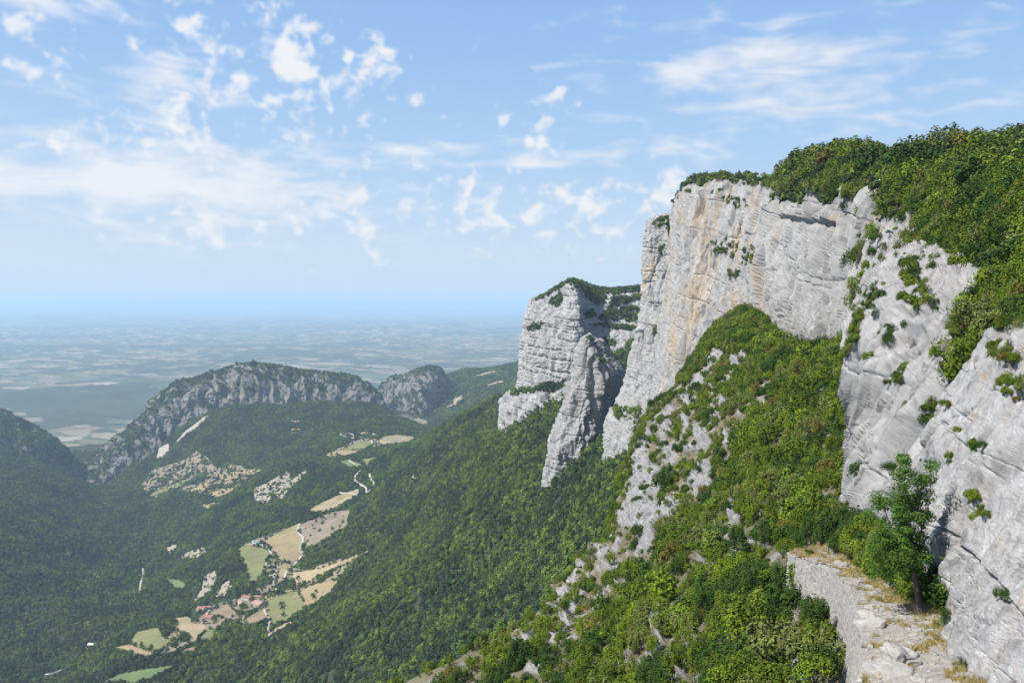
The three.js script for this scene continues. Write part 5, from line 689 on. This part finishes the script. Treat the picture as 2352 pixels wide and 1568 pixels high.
for (const b of ranked) b.label = `${bigness(b)} ${stature(b)} ${look[b.kind]} shrub, ${where[b.region]}, ${side(b.s, nearMark(b.s))} ${nearMark(b.s)[2]}`;
const ordinals = ['leftmost', ...'second third fourth fifth sixth seventh eighth ninth tenth eleventh twelfth thirteenth fourteenth fifteenth'.split(' ').map((w) => w + ' from left')];
for (const l of new Set(ranked.map((b) => b.label))) { const same = ranked.filter((b) => b.label === l).sort((a, b) => a.s[0] - b.s[0]); if (same.length > 1) same.forEach((b, i) => { b.label += ', ' + (ordinals[i] || 'far right'); }); }
ranked.forEach((b, i) => { const g = new THREE.Group(), f = new THREE.Mesh(fine[(i * 7 + (i >> 2)) % 6], kindMats[b.kind]); f.name = 'foliage'; const st = new THREE.Mesh(stemsG[i % 3], bark); st.name = 'stems'; g.add(f, st); placeBush(g, b); add(g, 'shrub', b.label, 'shrub', undefined, `${look[b.kind]} shrubs, ${where[b.region]}`); });
function instances(parent, name, geos, material, list, put, tint) { const per = geos.map(() => []); list.forEach((b, i) => per[(hash(i, 5, 9) * geos.length) | 0].push(b)); const o = new THREE.Object3D(), c = new THREE.Color(); geos.forEach((g, k) => { if (!per[k].length) return; const m = new THREE.InstancedMesh(g, material, per[k].length); per[k].forEach((b, i) => { put(o, b); o.updateMatrix(); m.setMatrixAt(i, o.matrix); tint(c, b); m.setColorAt(i, c); }); m.name = name; m.userData.kind = 'stuff'; m.castShadow = m.receiveShadow = true; parent.add(m); }); }
{
  const rest = bushes.filter((b) => !chosen.has(b)), g = new THREE.Group();
  const tint = (c, b) => { const k = kinds[b.kind], v = .75 + .5 * hash((b.p.x * 100) | 0, (b.p.y * 100) | 0, 3); c.setRGB(k[0] * v, k[1] * v, k[2] * v); };
  const shrubLeaf = new THREE.MeshPhysicalMaterial({ vertexColors: true, roughness: .9, specularIntensity: .25, transmission: .14, thickness: 0, side: THREE.DoubleSide });
  instances(g, 'shrub_foliage', fine, shrubLeaf, rest.filter((b) => b.s[2] < 85), placeBush, tint);
  instances(g, 'shrub_foliage', mid, shrubLeaf, rest.filter((b) => b.s[2] >= 85), placeBush, tint);
  add(g, 'shrub_cover', 'dense cover of green shrubs over the slopes and ledges', '', 'stuff');
}
console.log('shrubs');
// woods of the valley and the far cliff tops
{
  const trees = [], nu = V.nu;
  for (const q of scatter(V, 320000, (p, n, s) => {
    const [u, v, d] = s; if (u < -50 || u > 1640 || v > 1640 || (u > 1500 && v < 940) || d > 3700) return 0; const f = fieldAt(u, v);
    if (f) { if (f[0] === 'grassland') return rnd() < .12 + .75 * smoothstep(fbm(p.x / 55, 2, p.z / 55, 3), -.05, .2); if (f[0] === 'clearing') return rnd() < .10; if (f[0] === 'rock_face') return rnd() < .22; if (f[0] === 'meadow' && f[1] === T.dusty) return rnd() < .02; return 0; }
    for (const [line, w] of roads) { const m = line[0]; if (Math.abs(m[0] - u) < 130 && Math.abs(m[1] - v) < 170 && segDist(line, u, v) < w * FOC / d * .5 + 1.2) return 0; }
    if (Math.abs(u - 525) < 90 && Math.abs(v - 1400) < 30 && rnd() < .75) return 0;
    const gap = fbm(p.x / 90, 8, p.z / 90, 3); if (gap > .36 && d > 1700 && u < 900) return rnd() < .25;
    return 1;
  })) trees.push({ p: q.p, d: q.s[2], r: rr(1.9, 4.4) * (q.s[2] > 1800 ? 1.18 : 1) * (1 + .55 * n3(q.p.x / 28, 3, q.p.z / 28)), u: q.s[0], v: q.s[1] });
  for (const f of fields) if (/field|meadow|pasture|clearing/.test(f[0])) { const o = roughen(f[2], 1.5); for (const [u, v] of o) if (rnd() < .5 + .4 * n3(u / 12, v / 12, 5)) { const p = onValley(u + rr(-1.5, 1.5), v + rr(-1, 1)); if (p && p.z < -900 && !roads.some(([line, w]) => segDist(line, u, v) < w * FOC / -p.z * .5 + 3)) trees.push({ p, d: -p.z, r: rr(1.2, 3.4), u, v }); } }
  for (const [name, n, polys, r0, r1] of [['headland', 60000, ledges.headland, 1.8, 3.6], ['pillar', 9000, ledges.pillar, 1.4, 2.6]]) for (const q of scatter(landforms[name], n, (p, nn, s) => inAny(polys, s[0], s[1]) && rnd() < .5)) trees.push({ p: q.p, d: q.s[2], r: rr(r0, r1), u: q.s[0], v: q.s[1] });
  for (const q of scatter(landforms.headland, 30000, (p, n, s) => n.y > .72 && s[1] < 672 && rnd() < .5)) trees.push({ p: q.p, d: q.s[2], r: rr(1.8, 3.4), u: q.s[0], v: q.s[1] });
  for (const q of scatter(landforms.cliff, 30000, (p, n, s) => n.y > .8 && s[1] < 470 && rnd() < .6)) trees.push({ p: q.p, d: q.s[2], r: rr(1.6, 2.9), u: q.s[0], v: q.s[1] });
  for (const [name, n] of [['mountain', 26000], ['crag', 7000], ['spur', 12000], ['hills', 26000]]) for (const q of scatter(landforms[name], n, (p, nn, s) => { if (s[0] < -50) return 0; if (name === 'hills') return fbm(p.x / 160, 3, p.z / 160, 4) < .14; return fbm(p.x / 55, p.y / 38, p.z / 55, 5) * 1.5 + fbm(p.x / 190, p.y / 150, p.z / 190, 2) + nn.y * .9 + (name === 'spur' ? .3 : name === 'mountain' ? .06 : -.04) > .44; })) trees.push({ p: q.p, d: q.s[2], r: rr(3.2, 5.4) * (name === 'hills' ? 1.4 : 1), u: q.s[0], v: q.s[1] });
  console.log('trees', trees.length);
  const g = new THREE.Group();
  instances(g, 'wood_crowns', coarse, farLeaf, trees, (o, b) => { const k = hash((b.p.x * 10) | 0, (b.p.z * 10) | 0, 1); o.position.copy(b.p); o.position.y += b.r * .7; o.rotation.set(0, k * 6.28, 0); o.scale.set(b.r, b.r * (.9 + .7 * k), b.r); }, (c, b) => {
    const n = fbm(b.p.x / 70, b.p.y / 45, b.p.z / 90, 3) * 1.3, h = hash((b.p.x * 10) | 0, 7, (b.p.z * 10) | 0), k = .55 + .95 * h * h + .35 * hash(9, (b.p.x * 10) | 0, (b.p.z * 10) | 0), t = clamp(.42 + n * 1.5 + (h - .5) * .9, 0, 1);
    const pine = n < -.3 && h > .4; if (pine) c.setRGB(.012 * k, .030 * k, .015 * k); else c.setRGB(lerp(.012, .058, t) * k, lerp(.033, .098, t) * k, lerp(.011, .011, t) * k); });
  add(g, 'forest', 'mixed green forest covering the valley sides and far cliff tops', '', 'stuff');
}
console.log('forest');
// trees standing alone in the fields
{
  const spots = [...z5([[620, 55], [600, 60], [550, 92], [768, 182], [700, 232], [240, 900], [252, 960], [235, 870], [548, 740], [530, 795], [520, 780], [385, 622], [485, 660], [345, 705], [420, 690], [470, 355], [180, 470], [150, 560]]), ...z4([[1690, 1140], [1715, 1150], [1630, 1200], [1552, 1050], [1582, 1075], [1622, 1255], [1650, 1190], [1430, 1295], [1382, 1275], [1535, 1290], [1462, 1305], [1825, 1210], [1765, 1015], [1800, 1020], [1300, 1235], [2010, 970], [2125, 860], [1150, 1215], [1170, 1180], [2100, 1110]]), ...z3([[640, 1050], [690, 1045], [740, 1040], [1340, 860], [1390, 870], [1440, 870], [900, 1095], [930, 1100]])];
  const geo = [0, 1, 2].map((k) => crown({ seed: k + 81, clumps: 13, leaves: 420, leaf: .13, r: [1, 1.1, 1], tight: .48 })), mats = [leafMat(.033, .056, .015, .15), leafMat(.044, .068, .016, .15), leafMat(.028, .05, .016, .15)], trunk = limb([new THREE.Vector3(0, -1.6, 0), new THREE.Vector3(.03, -.6, 0), new THREE.Vector3(0, .3, 0)], .12, .05, 6);
  spots.forEach(([u, v], i) => { const p = onValley(u, v + 3); if (!p) return; const g = new THREE.Group(), r = rr(3.4, 5.4), c = new THREE.Mesh(geo[i % 3], mats[(i * 2 + (i >> 2)) % 3]), t = new THREE.Mesh(trunk, bark); c.name = 'crown'; t.name = 'trunk'; g.add(c, t); g.position.copy(p).add(new THREE.Vector3(0, r * 1.25, 0)); g.scale.set(r, r * rr(.9, 1.25), r); g.rotation.y = rr(0, 6); add(g, 'field_tree', (() => { let m = 1e9, n = ''; for (const f of fields) { const cu = (f.box[0] + f.box[1]) / 2, cv = (f.box[2] + f.box[3]) / 2, e = Math.hypot(cu - u, cv - v); if (e < m) { m = e; n = `${Math.abs(u - cu) > Math.abs(v - cv) * 1.5 ? (u < cu ? 'left' : 'right') : (v < cv ? 'upper' : 'lower')} part of the ${f[3]}`; } } return `${r > 4.6 ? 'big' : r > 4 ? 'middling' : 'small'} dark tree, ${n}`.split(' ').slice(0, 16).join(' '); })(), 'tree', undefined, 'trees scattered over the valley fields'); });
}
// the tree beside the path
{
  const base = at(2113, 1401, 42), tree = new THREE.Group(); tree.position.copy(base); const S = (u, v, dz = 0) => at(u, v, 42 + dz).sub(base);
  const trunkP = [S(2114, 1412), S(2111, 1380), S(2103, 1330), S(2098, 1285), S(2092, 1240), S(2088, 1180), S(2078, 1110)];
  const limbs = [[trunkP, .17, .04], [[S(2098, 1290), S(2070, 1250, .4), S(2040, 1190, .6), S(2025, 1150, .7)], .06, .02], [[S(2095, 1265), S(2120, 1210, -.5), S(2135, 1150, -.4), S(2140, 1090, -.2)], .06, .02], [[S(2090, 1220), S(2060, 1180, -.6), S(2050, 1130, -.8)], .05, .015], [[S(2089, 1200), S(2110, 1160, .5), S(2125, 1110, .7)], .05, .015], [[S(2100, 1310), S(2060, 1290, -.7), S(2025, 1280, -.9)], .05, .015], [[S(2100, 1300), S(2125, 1280, .6), S(2138, 1260, .8)], .04, .015]];
  const wood = new THREE.Mesh(mergeGeometries(limbs.slice(1).map(([p, a, b]) => limb(p, a, b, 7))), bark), tr = new THREE.Mesh(limb(...limbs[0], 9), bark); tr.name = 'trunk'; wood.name = 'branches';
  const lobes = []; seed = 909; const put = (u, v, r, n) => { for (let k = 0; k < n; k++) { const c = S(u + rr(-r, r), v + rr(-r, r), rr(-1.3, 1.3)); lobes.push([c.x, c.y, c.z, rr(.28, .55)]); } };
  put(2075, 1085, 16, 7); put(2070, 1130, 26, 11); put(2050, 1165, 24, 9); put(2020, 1150, 12, 4); put(2090, 1170, 26, 11); put(2060, 1215, 38, 16); put(2100, 1220, 30, 13); put(2030, 1250, 24, 12); put(2080, 1260, 40, 18); put(2115, 1265, 18, 9); put(2035, 1295, 28, 11); put(2085, 1300, 30, 9); put(2132, 1100, 9, 4); put(2138, 1070, 8, 3); put(2125, 1140, 12, 5); put(2112, 1105, 10, 4); put(2130, 1180, 10, 4); put(2000, 1175, 7, 2); put(2008, 1260, 10, 3); put(2075, 1055, 8, 3);
  const cr = new THREE.Mesh(crown({ seed: 77, leaves: 17000, leaf: .066, lobes, up: .5, spread: .6, narrow: .6, tones: [[.8, .9, .8], [1.15, 1.1, 1]] }), leafMat(.050, .108, .013, .3)); cr.name = 'crown'; tree.add(tr, wood, cr);
  add(tree, 'path_tree', 'slender leafy tree with a dark trunk standing at the path edge', 'tree');
}
// two bushes at the lower right corner and small ones on the path edge
for (const [u, v, d, r, kind, label] of [[2275, 1512, 33, .78, 'lime', 'round bright green bush at the cliff foot in the lower right'], [2325, 1558, 31, .7, 'olive', 'bush in the lower right corner of the picture'], [2068, 1362, 47, .5, 'dark', 'low bush at the foot of the path tree'], [2150, 1442, 39, .28, 'olive', 'tiny bush where the path meets the cliff'], [1860, 1268, 68, .4, 'dark', 'tiny bush in the rubble at the far end of the path'], [1872, 1410, 52, 1.15, 'dark', 'dark bush leaning against the wall foot'], [1868, 1545, 44, 1.2, 'lime', 'yellow green bush at the wall foot by the lower edge'], [1788, 1478, 52, 2.2, 'sage', 'big pale leafed bush left of the wall foot'], [1720, 1440, 60, 2.0, 'lime', 'broad yellow green bush left of the big pale bush'], [1850, 1330, 66, 1.7, 'olive', 'tall olive bush hiding the far end of the wall'], [1800, 1380, 64, 1.9, 'dark', 'dark bush behind the big pale bush'], [1525, 1112, 178, 3.1, 'dark', 'large dark bush beside the white outcrop'], [1480, 1120, 190, 1.6, 'dark', 'narrow dark bush in the cleft of the white outcrop'], [1700, 1545, 52, 1.5, 'olive', 'olive bush at the lower edge left of the wall'], [1886, 1468, 49, 1.15, 'olive', 'olive bush pressed to the middle of the wall foot'], [1893, 1530, 45.5, 1.1, 'dark', 'dark bush at the wall foot below the olive one'], [2212, 852, 68, 2.1, 'olive', 'tall bush in the gap between the slabs and the near cliff'], [2190, 800, 74, 1.8, 'lime', 'bright bush above the gap beside the near cliff']]) { const g = new THREE.Group(), f = new THREE.Mesh(fine[(u + v) % 6], kindMats[kind]), st = new THREE.Mesh(stemsG[0], bark); f.name = 'foliage'; st.name = 'stems'; g.add(f, st); g.position.copy(at(u, v, d)); g.scale.set(r, r * 1.15, r); g.rotation.y = u; add(g, 'bush', label, 'shrub'); }
// dry grass
{
  const blades = (sd, n) => { seed = sd; const pos = [], nor = []; for (let k = 0; k < n; k++) { const a = rr(0, 6.28), r = rr(0, .5), x = Math.cos(a) * r, z = Math.sin(a) * r, b = rr(0, 6.28), w = .022, h = rr(.5, 1), lx = rr(-.5, .5), lz = rr(-.5, .5); pos.push(x - Math.cos(b) * w, 0, z - Math.sin(b) * w, x + Math.cos(b) * w, 0, z + Math.sin(b) * w, x + lx, h, z + lz); for (let e = 0; e < 3; e++) nor.push(-Math.sin(b), .6, Math.cos(b)); } const g = new THREE.BufferGeometry(); g.setAttribute('position', new THREE.Float32BufferAttribute(pos, 3)); g.setAttribute('normal', new THREE.Float32BufferAttribute(nor, 3)); return g; };
  const G = [blades(5, 60), blades(6, 60), blades(8, 50)], list = []; seed = 31;
  for (const q of scatter(landforms.path, 12000, (p, n, s) => { if (s[2] > 75 || s[2] < 25) return 0; const k = fbm(p.x / 1.6, 3, p.z / 1.6, 4), t = nearest(Rc, p), b = Rc.getPoint(t), a = Lc.getPoint(t), w = b.clone().sub(a), f = p.clone().sub(a).dot(w) / w.lengthSq(); return f > -.02 && f < 2.4 && (k > .12 || (f > .8 && rnd() < .5)); })) list.push({ ...q, k: rnd(), r: rr(.16, .36), path: 1 });
  for (const q of scatter(landforms.slope, 16000, (p, n, s) => s[0] > 830 && s[2] < 200 && !isOutcrop(s[0], s[1]) && fbm(p.x / 5, p.y / 5, p.z / 5, 3) > .0)) list.push({ ...q, k: rnd(), r: rr(.3, .6) });
  const g = new THREE.Group(); instances(g, 'grass_tufts', G, new THREE.MeshStandardMaterial({ roughness: 1, side: THREE.DoubleSide }), list, (o, b) => { o.position.copy(b.p); o.rotation.set(0, b.k * 6.28, 0); o.scale.set(b.r * 1.3, b.r, b.r * 1.3); }, (c, b) => { const t = b.k; c.setRGB(lerp(.28, .17, t * t), lerp(.215, .17, t * t), lerp(.095, .045, t)); });
  add(g, 'dry_grass', 'dry straw coloured grass on the path and between the shrubs', '', 'stuff');
}
// bare grey shrubs
{
  const twigs = (sd) => { seed = sd; const gs = []; const grow = (p, dir, len, r, lv) => { const q = p.clone().addScaledVector(dir, len), m = p.clone().lerp(q, .5).add(new THREE.Vector3(rr(-1, 1), rr(-1, 1), rr(-1, 1)).multiplyScalar(len * .12)); gs.push(limb([p, m, q], r, r * .6, 4)); if (lv > 0) for (let k = 0; k < 3; k++) grow(p.clone().lerp(q, rr(.5, 1)), dir.clone().add(new THREE.Vector3(rr(-.9, .9), rr(-.35, .8), rr(-.9, .9))).normalize(), len * rr(.55, .8), r * .6, lv - 1); }; for (let k = 0; k < 4; k++) grow(new THREE.Vector3(), new THREE.Vector3(rr(-.8, .8), 1, rr(-.8, .8)).normalize(), .42, .03, 3); return mergeGeometries(gs); };
  const G = [twigs(61), twigs(62), twigs(63)]; seed = 71;
  const spots = [...z5b([[2100, 440], [2180, 260], [1540, 420], [2130, 1310], [2120, 1460], [1280, 1050], [1050, 1380], [1880, 290], [1630, 1360]]), ...zr([[1310, 900], [1650, 1000], [2200, 900]]), ...zoomed(1764, 1176, [[270, 1010], [300, 1270], [1180, 560]])];
  const Pslope = landforms.slope; spots.forEach(([u, v], i) => { let best = null, bd = 1e9; for (const L of [landforms.slope, landforms.slabs, landforms.nearCliff, landforms.path]) for (let k = 0; k < L.P.length; k += 9) { const s = projXYZ(L.P[k], L.P[k + 1], L.P[k + 2]), e = (s[0] - u) ** 2 + (s[1] - v) ** 2; if (e < bd && s[2] < 160) { bd = e; best = new THREE.Vector3(L.P[k], L.P[k + 1], L.P[k + 2]); } } const g = new THREE.Mesh(G[i % 3], greyTwig); g.position.copy(best); g.scale.setScalar(rr(1.3, 2.1)); g.rotation.y = rr(0, 6); add(g, 'bare_shrub', `leafless grey shrub ${side([u, v], nearMark([u, v]))} ${nearMark([u, v])[2]}`, 'shrub', undefined, 'bare grey shrubs'); });
}
// small conifers on the skyline
for (const [u, v, L, h, label] of [[2338, 318, 'upperSlope', 6.2, 'sparse dark conifer on the skyline at the upper right corner'], [1568, 512, 'buttress', 8, 'taller dark conifer on the cliff buttress'], [1551, 514, 'buttress', 6, 'smaller dark conifer on the cliff buttress'], [1457, 662, 'headland', 8, 'pointed conifer on the far headland skyline, right one'], [1404, 668, 'headland', 7, 'pointed conifer on the far headland skyline, left one']]) {
  const P = landforms[L].P; let best = null, bd = 1e9; for (let k = 0; k < P.length; k += 3) { const s = projXYZ(P[k], P[k + 1], P[k + 2]), e = (s[0] - u) ** 2 + (s[1] - v) ** 2; if (e < bd) { bd = e; best = new THREE.Vector3(P[k], P[k + 1], P[k + 2]); } }
  const g = new THREE.Group(), c = new THREE.Mesh(spruce, kindMats.conifer = kindMats.conifer || leafMat(.030, .052, .022, .1)), t = new THREE.Mesh(limb([new THREE.Vector3(0, -.1, 0), new THREE.Vector3(.01, .5, 0), new THREE.Vector3(0, 1, 0)], .03, .008, 6), bark); c.name = 'crown'; t.name = 'trunk'; g.add(c, t); g.position.copy(best); g.scale.set(h * .8, h, h * .8); add(g, 'conifer', label, 'tree');
}
console.log('plants');
// ---------------------------------------------------------------- houses of the valley, the pond
{
  const roofRed = new THREE.MeshStandardMaterial({ color: new THREE.Color().setRGB(.20, .098, .08), roughness: .9 }), roofPink = new THREE.MeshStandardMaterial({ color: new THREE.Color().setRGB(.245, .16, .14), roughness: .9 }), roofTan = new THREE.MeshStandardMaterial({ color: new THREE.Color().setRGB(.25, .19, .13), roughness: .9 }), roofWhite = new THREE.MeshStandardMaterial({ color: new THREE.Color().setRGB(.48, .48, .48), roughness: .8 }), white = new THREE.MeshStandardMaterial({ color: new THREE.Color().setRGB(.42, .40, .36), roughness: 1 }), stone = new THREE.MeshStandardMaterial({ color: new THREE.Color().setRGB(.28, .245, .20), roughness: 1 }), pane = new THREE.MeshStandardMaterial({ color: new THREE.Color().setRGB(.03, .035, .04), roughness: .2 }), wood = new THREE.MeshStandardMaterial({ color: new THREE.Color().setRGB(.12, .08, .05), roughness: .9 });
  const house = (name, label, u, v, w, l, h, turn, wallM, roofM, drop = 0) => {
    const p = onValley(u, v); if (!p) return; const g = new THREE.Group(); g.position.copy(p); g.position.y -= drop; g.rotation.y = turn; const rise = w * .24;
    const sh = new THREE.Shape([[-w / 2, -3], [w / 2, -3], [w / 2, h], [0, h + rise], [-w / 2, h]].map((q) => new THREE.Vector2(...q))), body = new THREE.ExtrudeGeometry(sh, { depth: l, bevelEnabled: false }); body.translate(0, 0, -l / 2); const b = new THREE.Mesh(body, wallM); b.name = 'wall'; g.add(b);
    const half = Math.hypot(w / 2, rise) + .7, a = Math.atan2(rise, w / 2); for (const s of [-1, 1]) { const r = new THREE.Mesh(new THREE.BoxGeometry(half, .3, l + 1.2), roofM); r.name = 'roof'; r.rotation.z = -s * a; r.position.set(s * (Math.cos(a) * half / 2 - .02), h + rise - Math.sin(a) * half / 2 + .22, 0); if (s > 0) { const ch = new THREE.Mesh(new THREE.BoxGeometry(.8, 1.8, .8), wallM); ch.name = 'chimney'; ch.rotation.z = s * a; ch.position.set(-half * .2, .8, l * .2); r.add(ch); } g.add(r); }
    for (const s of [-1, 1]) for (let k = 0; k < Math.floor(l / 4); k++) { const wdw = new THREE.Mesh(new THREE.BoxGeometry(.12, 1.3, 1), pane); wdw.name = 'window'; wdw.position.set(s * (w / 2 + .03), h * .55, -l / 2 + 2 + k * 4); const sill = new THREE.Mesh(new THREE.BoxGeometry(.3, .12, 1.3), stone); sill.name = 'sill'; sill.position.y = -.72; wdw.add(sill); g.add(wdw); }
    const d = new THREE.Mesh(new THREE.BoxGeometry(1.3, 2.1, .14), wood); d.name = 'door'; d.position.set(0, 1.05, l / 2 + .04); g.add(d);
    add(g, name, label, 'house');
  };
  house('farm_house', 'white farm house with a red roof at the left end of the hamlet', 463, 1404, 11, 15, 6, 1.2, white, roofRed);
  house('farm_annex', 'red roofed wing behind the white farm house', 474, 1400, 8, 13, 4.5, 1.9, white, roofRed);
  house('barn', 'long stone barn with a red roof below the farm house', 478, 1422, 11, 17, 5, 1.35, stone, roofRed);
  house('farm_house', 'house with a red roof at the top of the hamlet', 567, 1377, 12, 17, 5, 1.15, white, roofRed);
  house('farm_house', 'small ochre house with a tan roof below the upper red roof', 554, 1392, 10, 12, 6, .5, roofTan, roofTan);
  house('barn', 'large barn with a pinkish roof at the right end of the hamlet', 594, 1391, 14, 20, 5, .9, stone, roofPink);
  house('shed', 'small red roofed shed behind the pinkish barn', 594, 1374, 7, 10, 3.5, 1.3, stone, roofRed);
  house('lone_house', 'lone house with a red roof among the mountain foot clearings', 563, 1102, 12, 22, 5, 1.3, white, roofRed);
  house('upper_house', 'pale house in the upper hamlet, left of the white road bend', 813, 1010, 12, 16, 6, 1.1, white, roofTan);
  house('upper_house', 'largest pale house of the upper hamlet', 838, 999, 14, 26, 6, 1.5, white, roofTan);
  house('upper_house', 'grey house at the right end of the upper hamlet', 858, 1002, 12, 15, 6, .3, stone, roofWhite);
  house('shed', 'white roofed shed alone in the lower left forest', 218, 1484, 8, 26, 4, 1.5, white, roofWhite);
  house('forest_house', 'pale house in the clearing of the left forest', 156, 1276, 9, 14, 5, .4, white, roofTan);
  const p = onValley(598, 1247), pond = new THREE.Group(), y = valleyY(p.x, p.z) + 1.2; pond.position.set(p.x, y, p.z);
  const water = new THREE.Mesh(new THREE.CircleGeometry(1, 40), new THREE.MeshStandardMaterial({ color: new THREE.Color().setRGB(.07, .20, .20), roughness: .25 })), rim = new THREE.Mesh(new THREE.TorusGeometry(1, .1, 8, 44), new THREE.MeshStandardMaterial({ color: new THREE.Color().setRGB(.34, .325, .30), roughness: 1 })); water.rotation.x = rim.rotation.x = -Math.PI / 2; water.position.y = .1; water.scale.set(11, 22, 1); rim.scale.set(12, 24, 12); water.name = 'water'; rim.name = 'bank'; pond.add(water, rim); pond.rotation.y = .9; add(pond, 'pond', 'small turquoise pond beside the dry yellow meadow', '', 'structure');
}
//@@PLANTS
// things that still share a label are told apart by their order from the left
{ const by = new Map(); for (const o of scene.children) if (o.userData.group && o.userData.label) { const k = o.userData.label; by.set(k, [...(by.get(k) || []), o]); }
  for (const [k, l] of by) if (l.length > 1) { l.sort((a, b) => a.position.x / -a.position.z - b.position.x / -b.position.z); l.forEach((o, i) => { const w = k.replace(/,$/, '').split(' '), e = (ordinals[i] || 'far right').split(' '); o.userData.label = w.slice(0, 16 - e.length).join(' ').replace(/,$/, '') + ', ' + e.join(' '); }); } }
renderer.render(scene, camera);
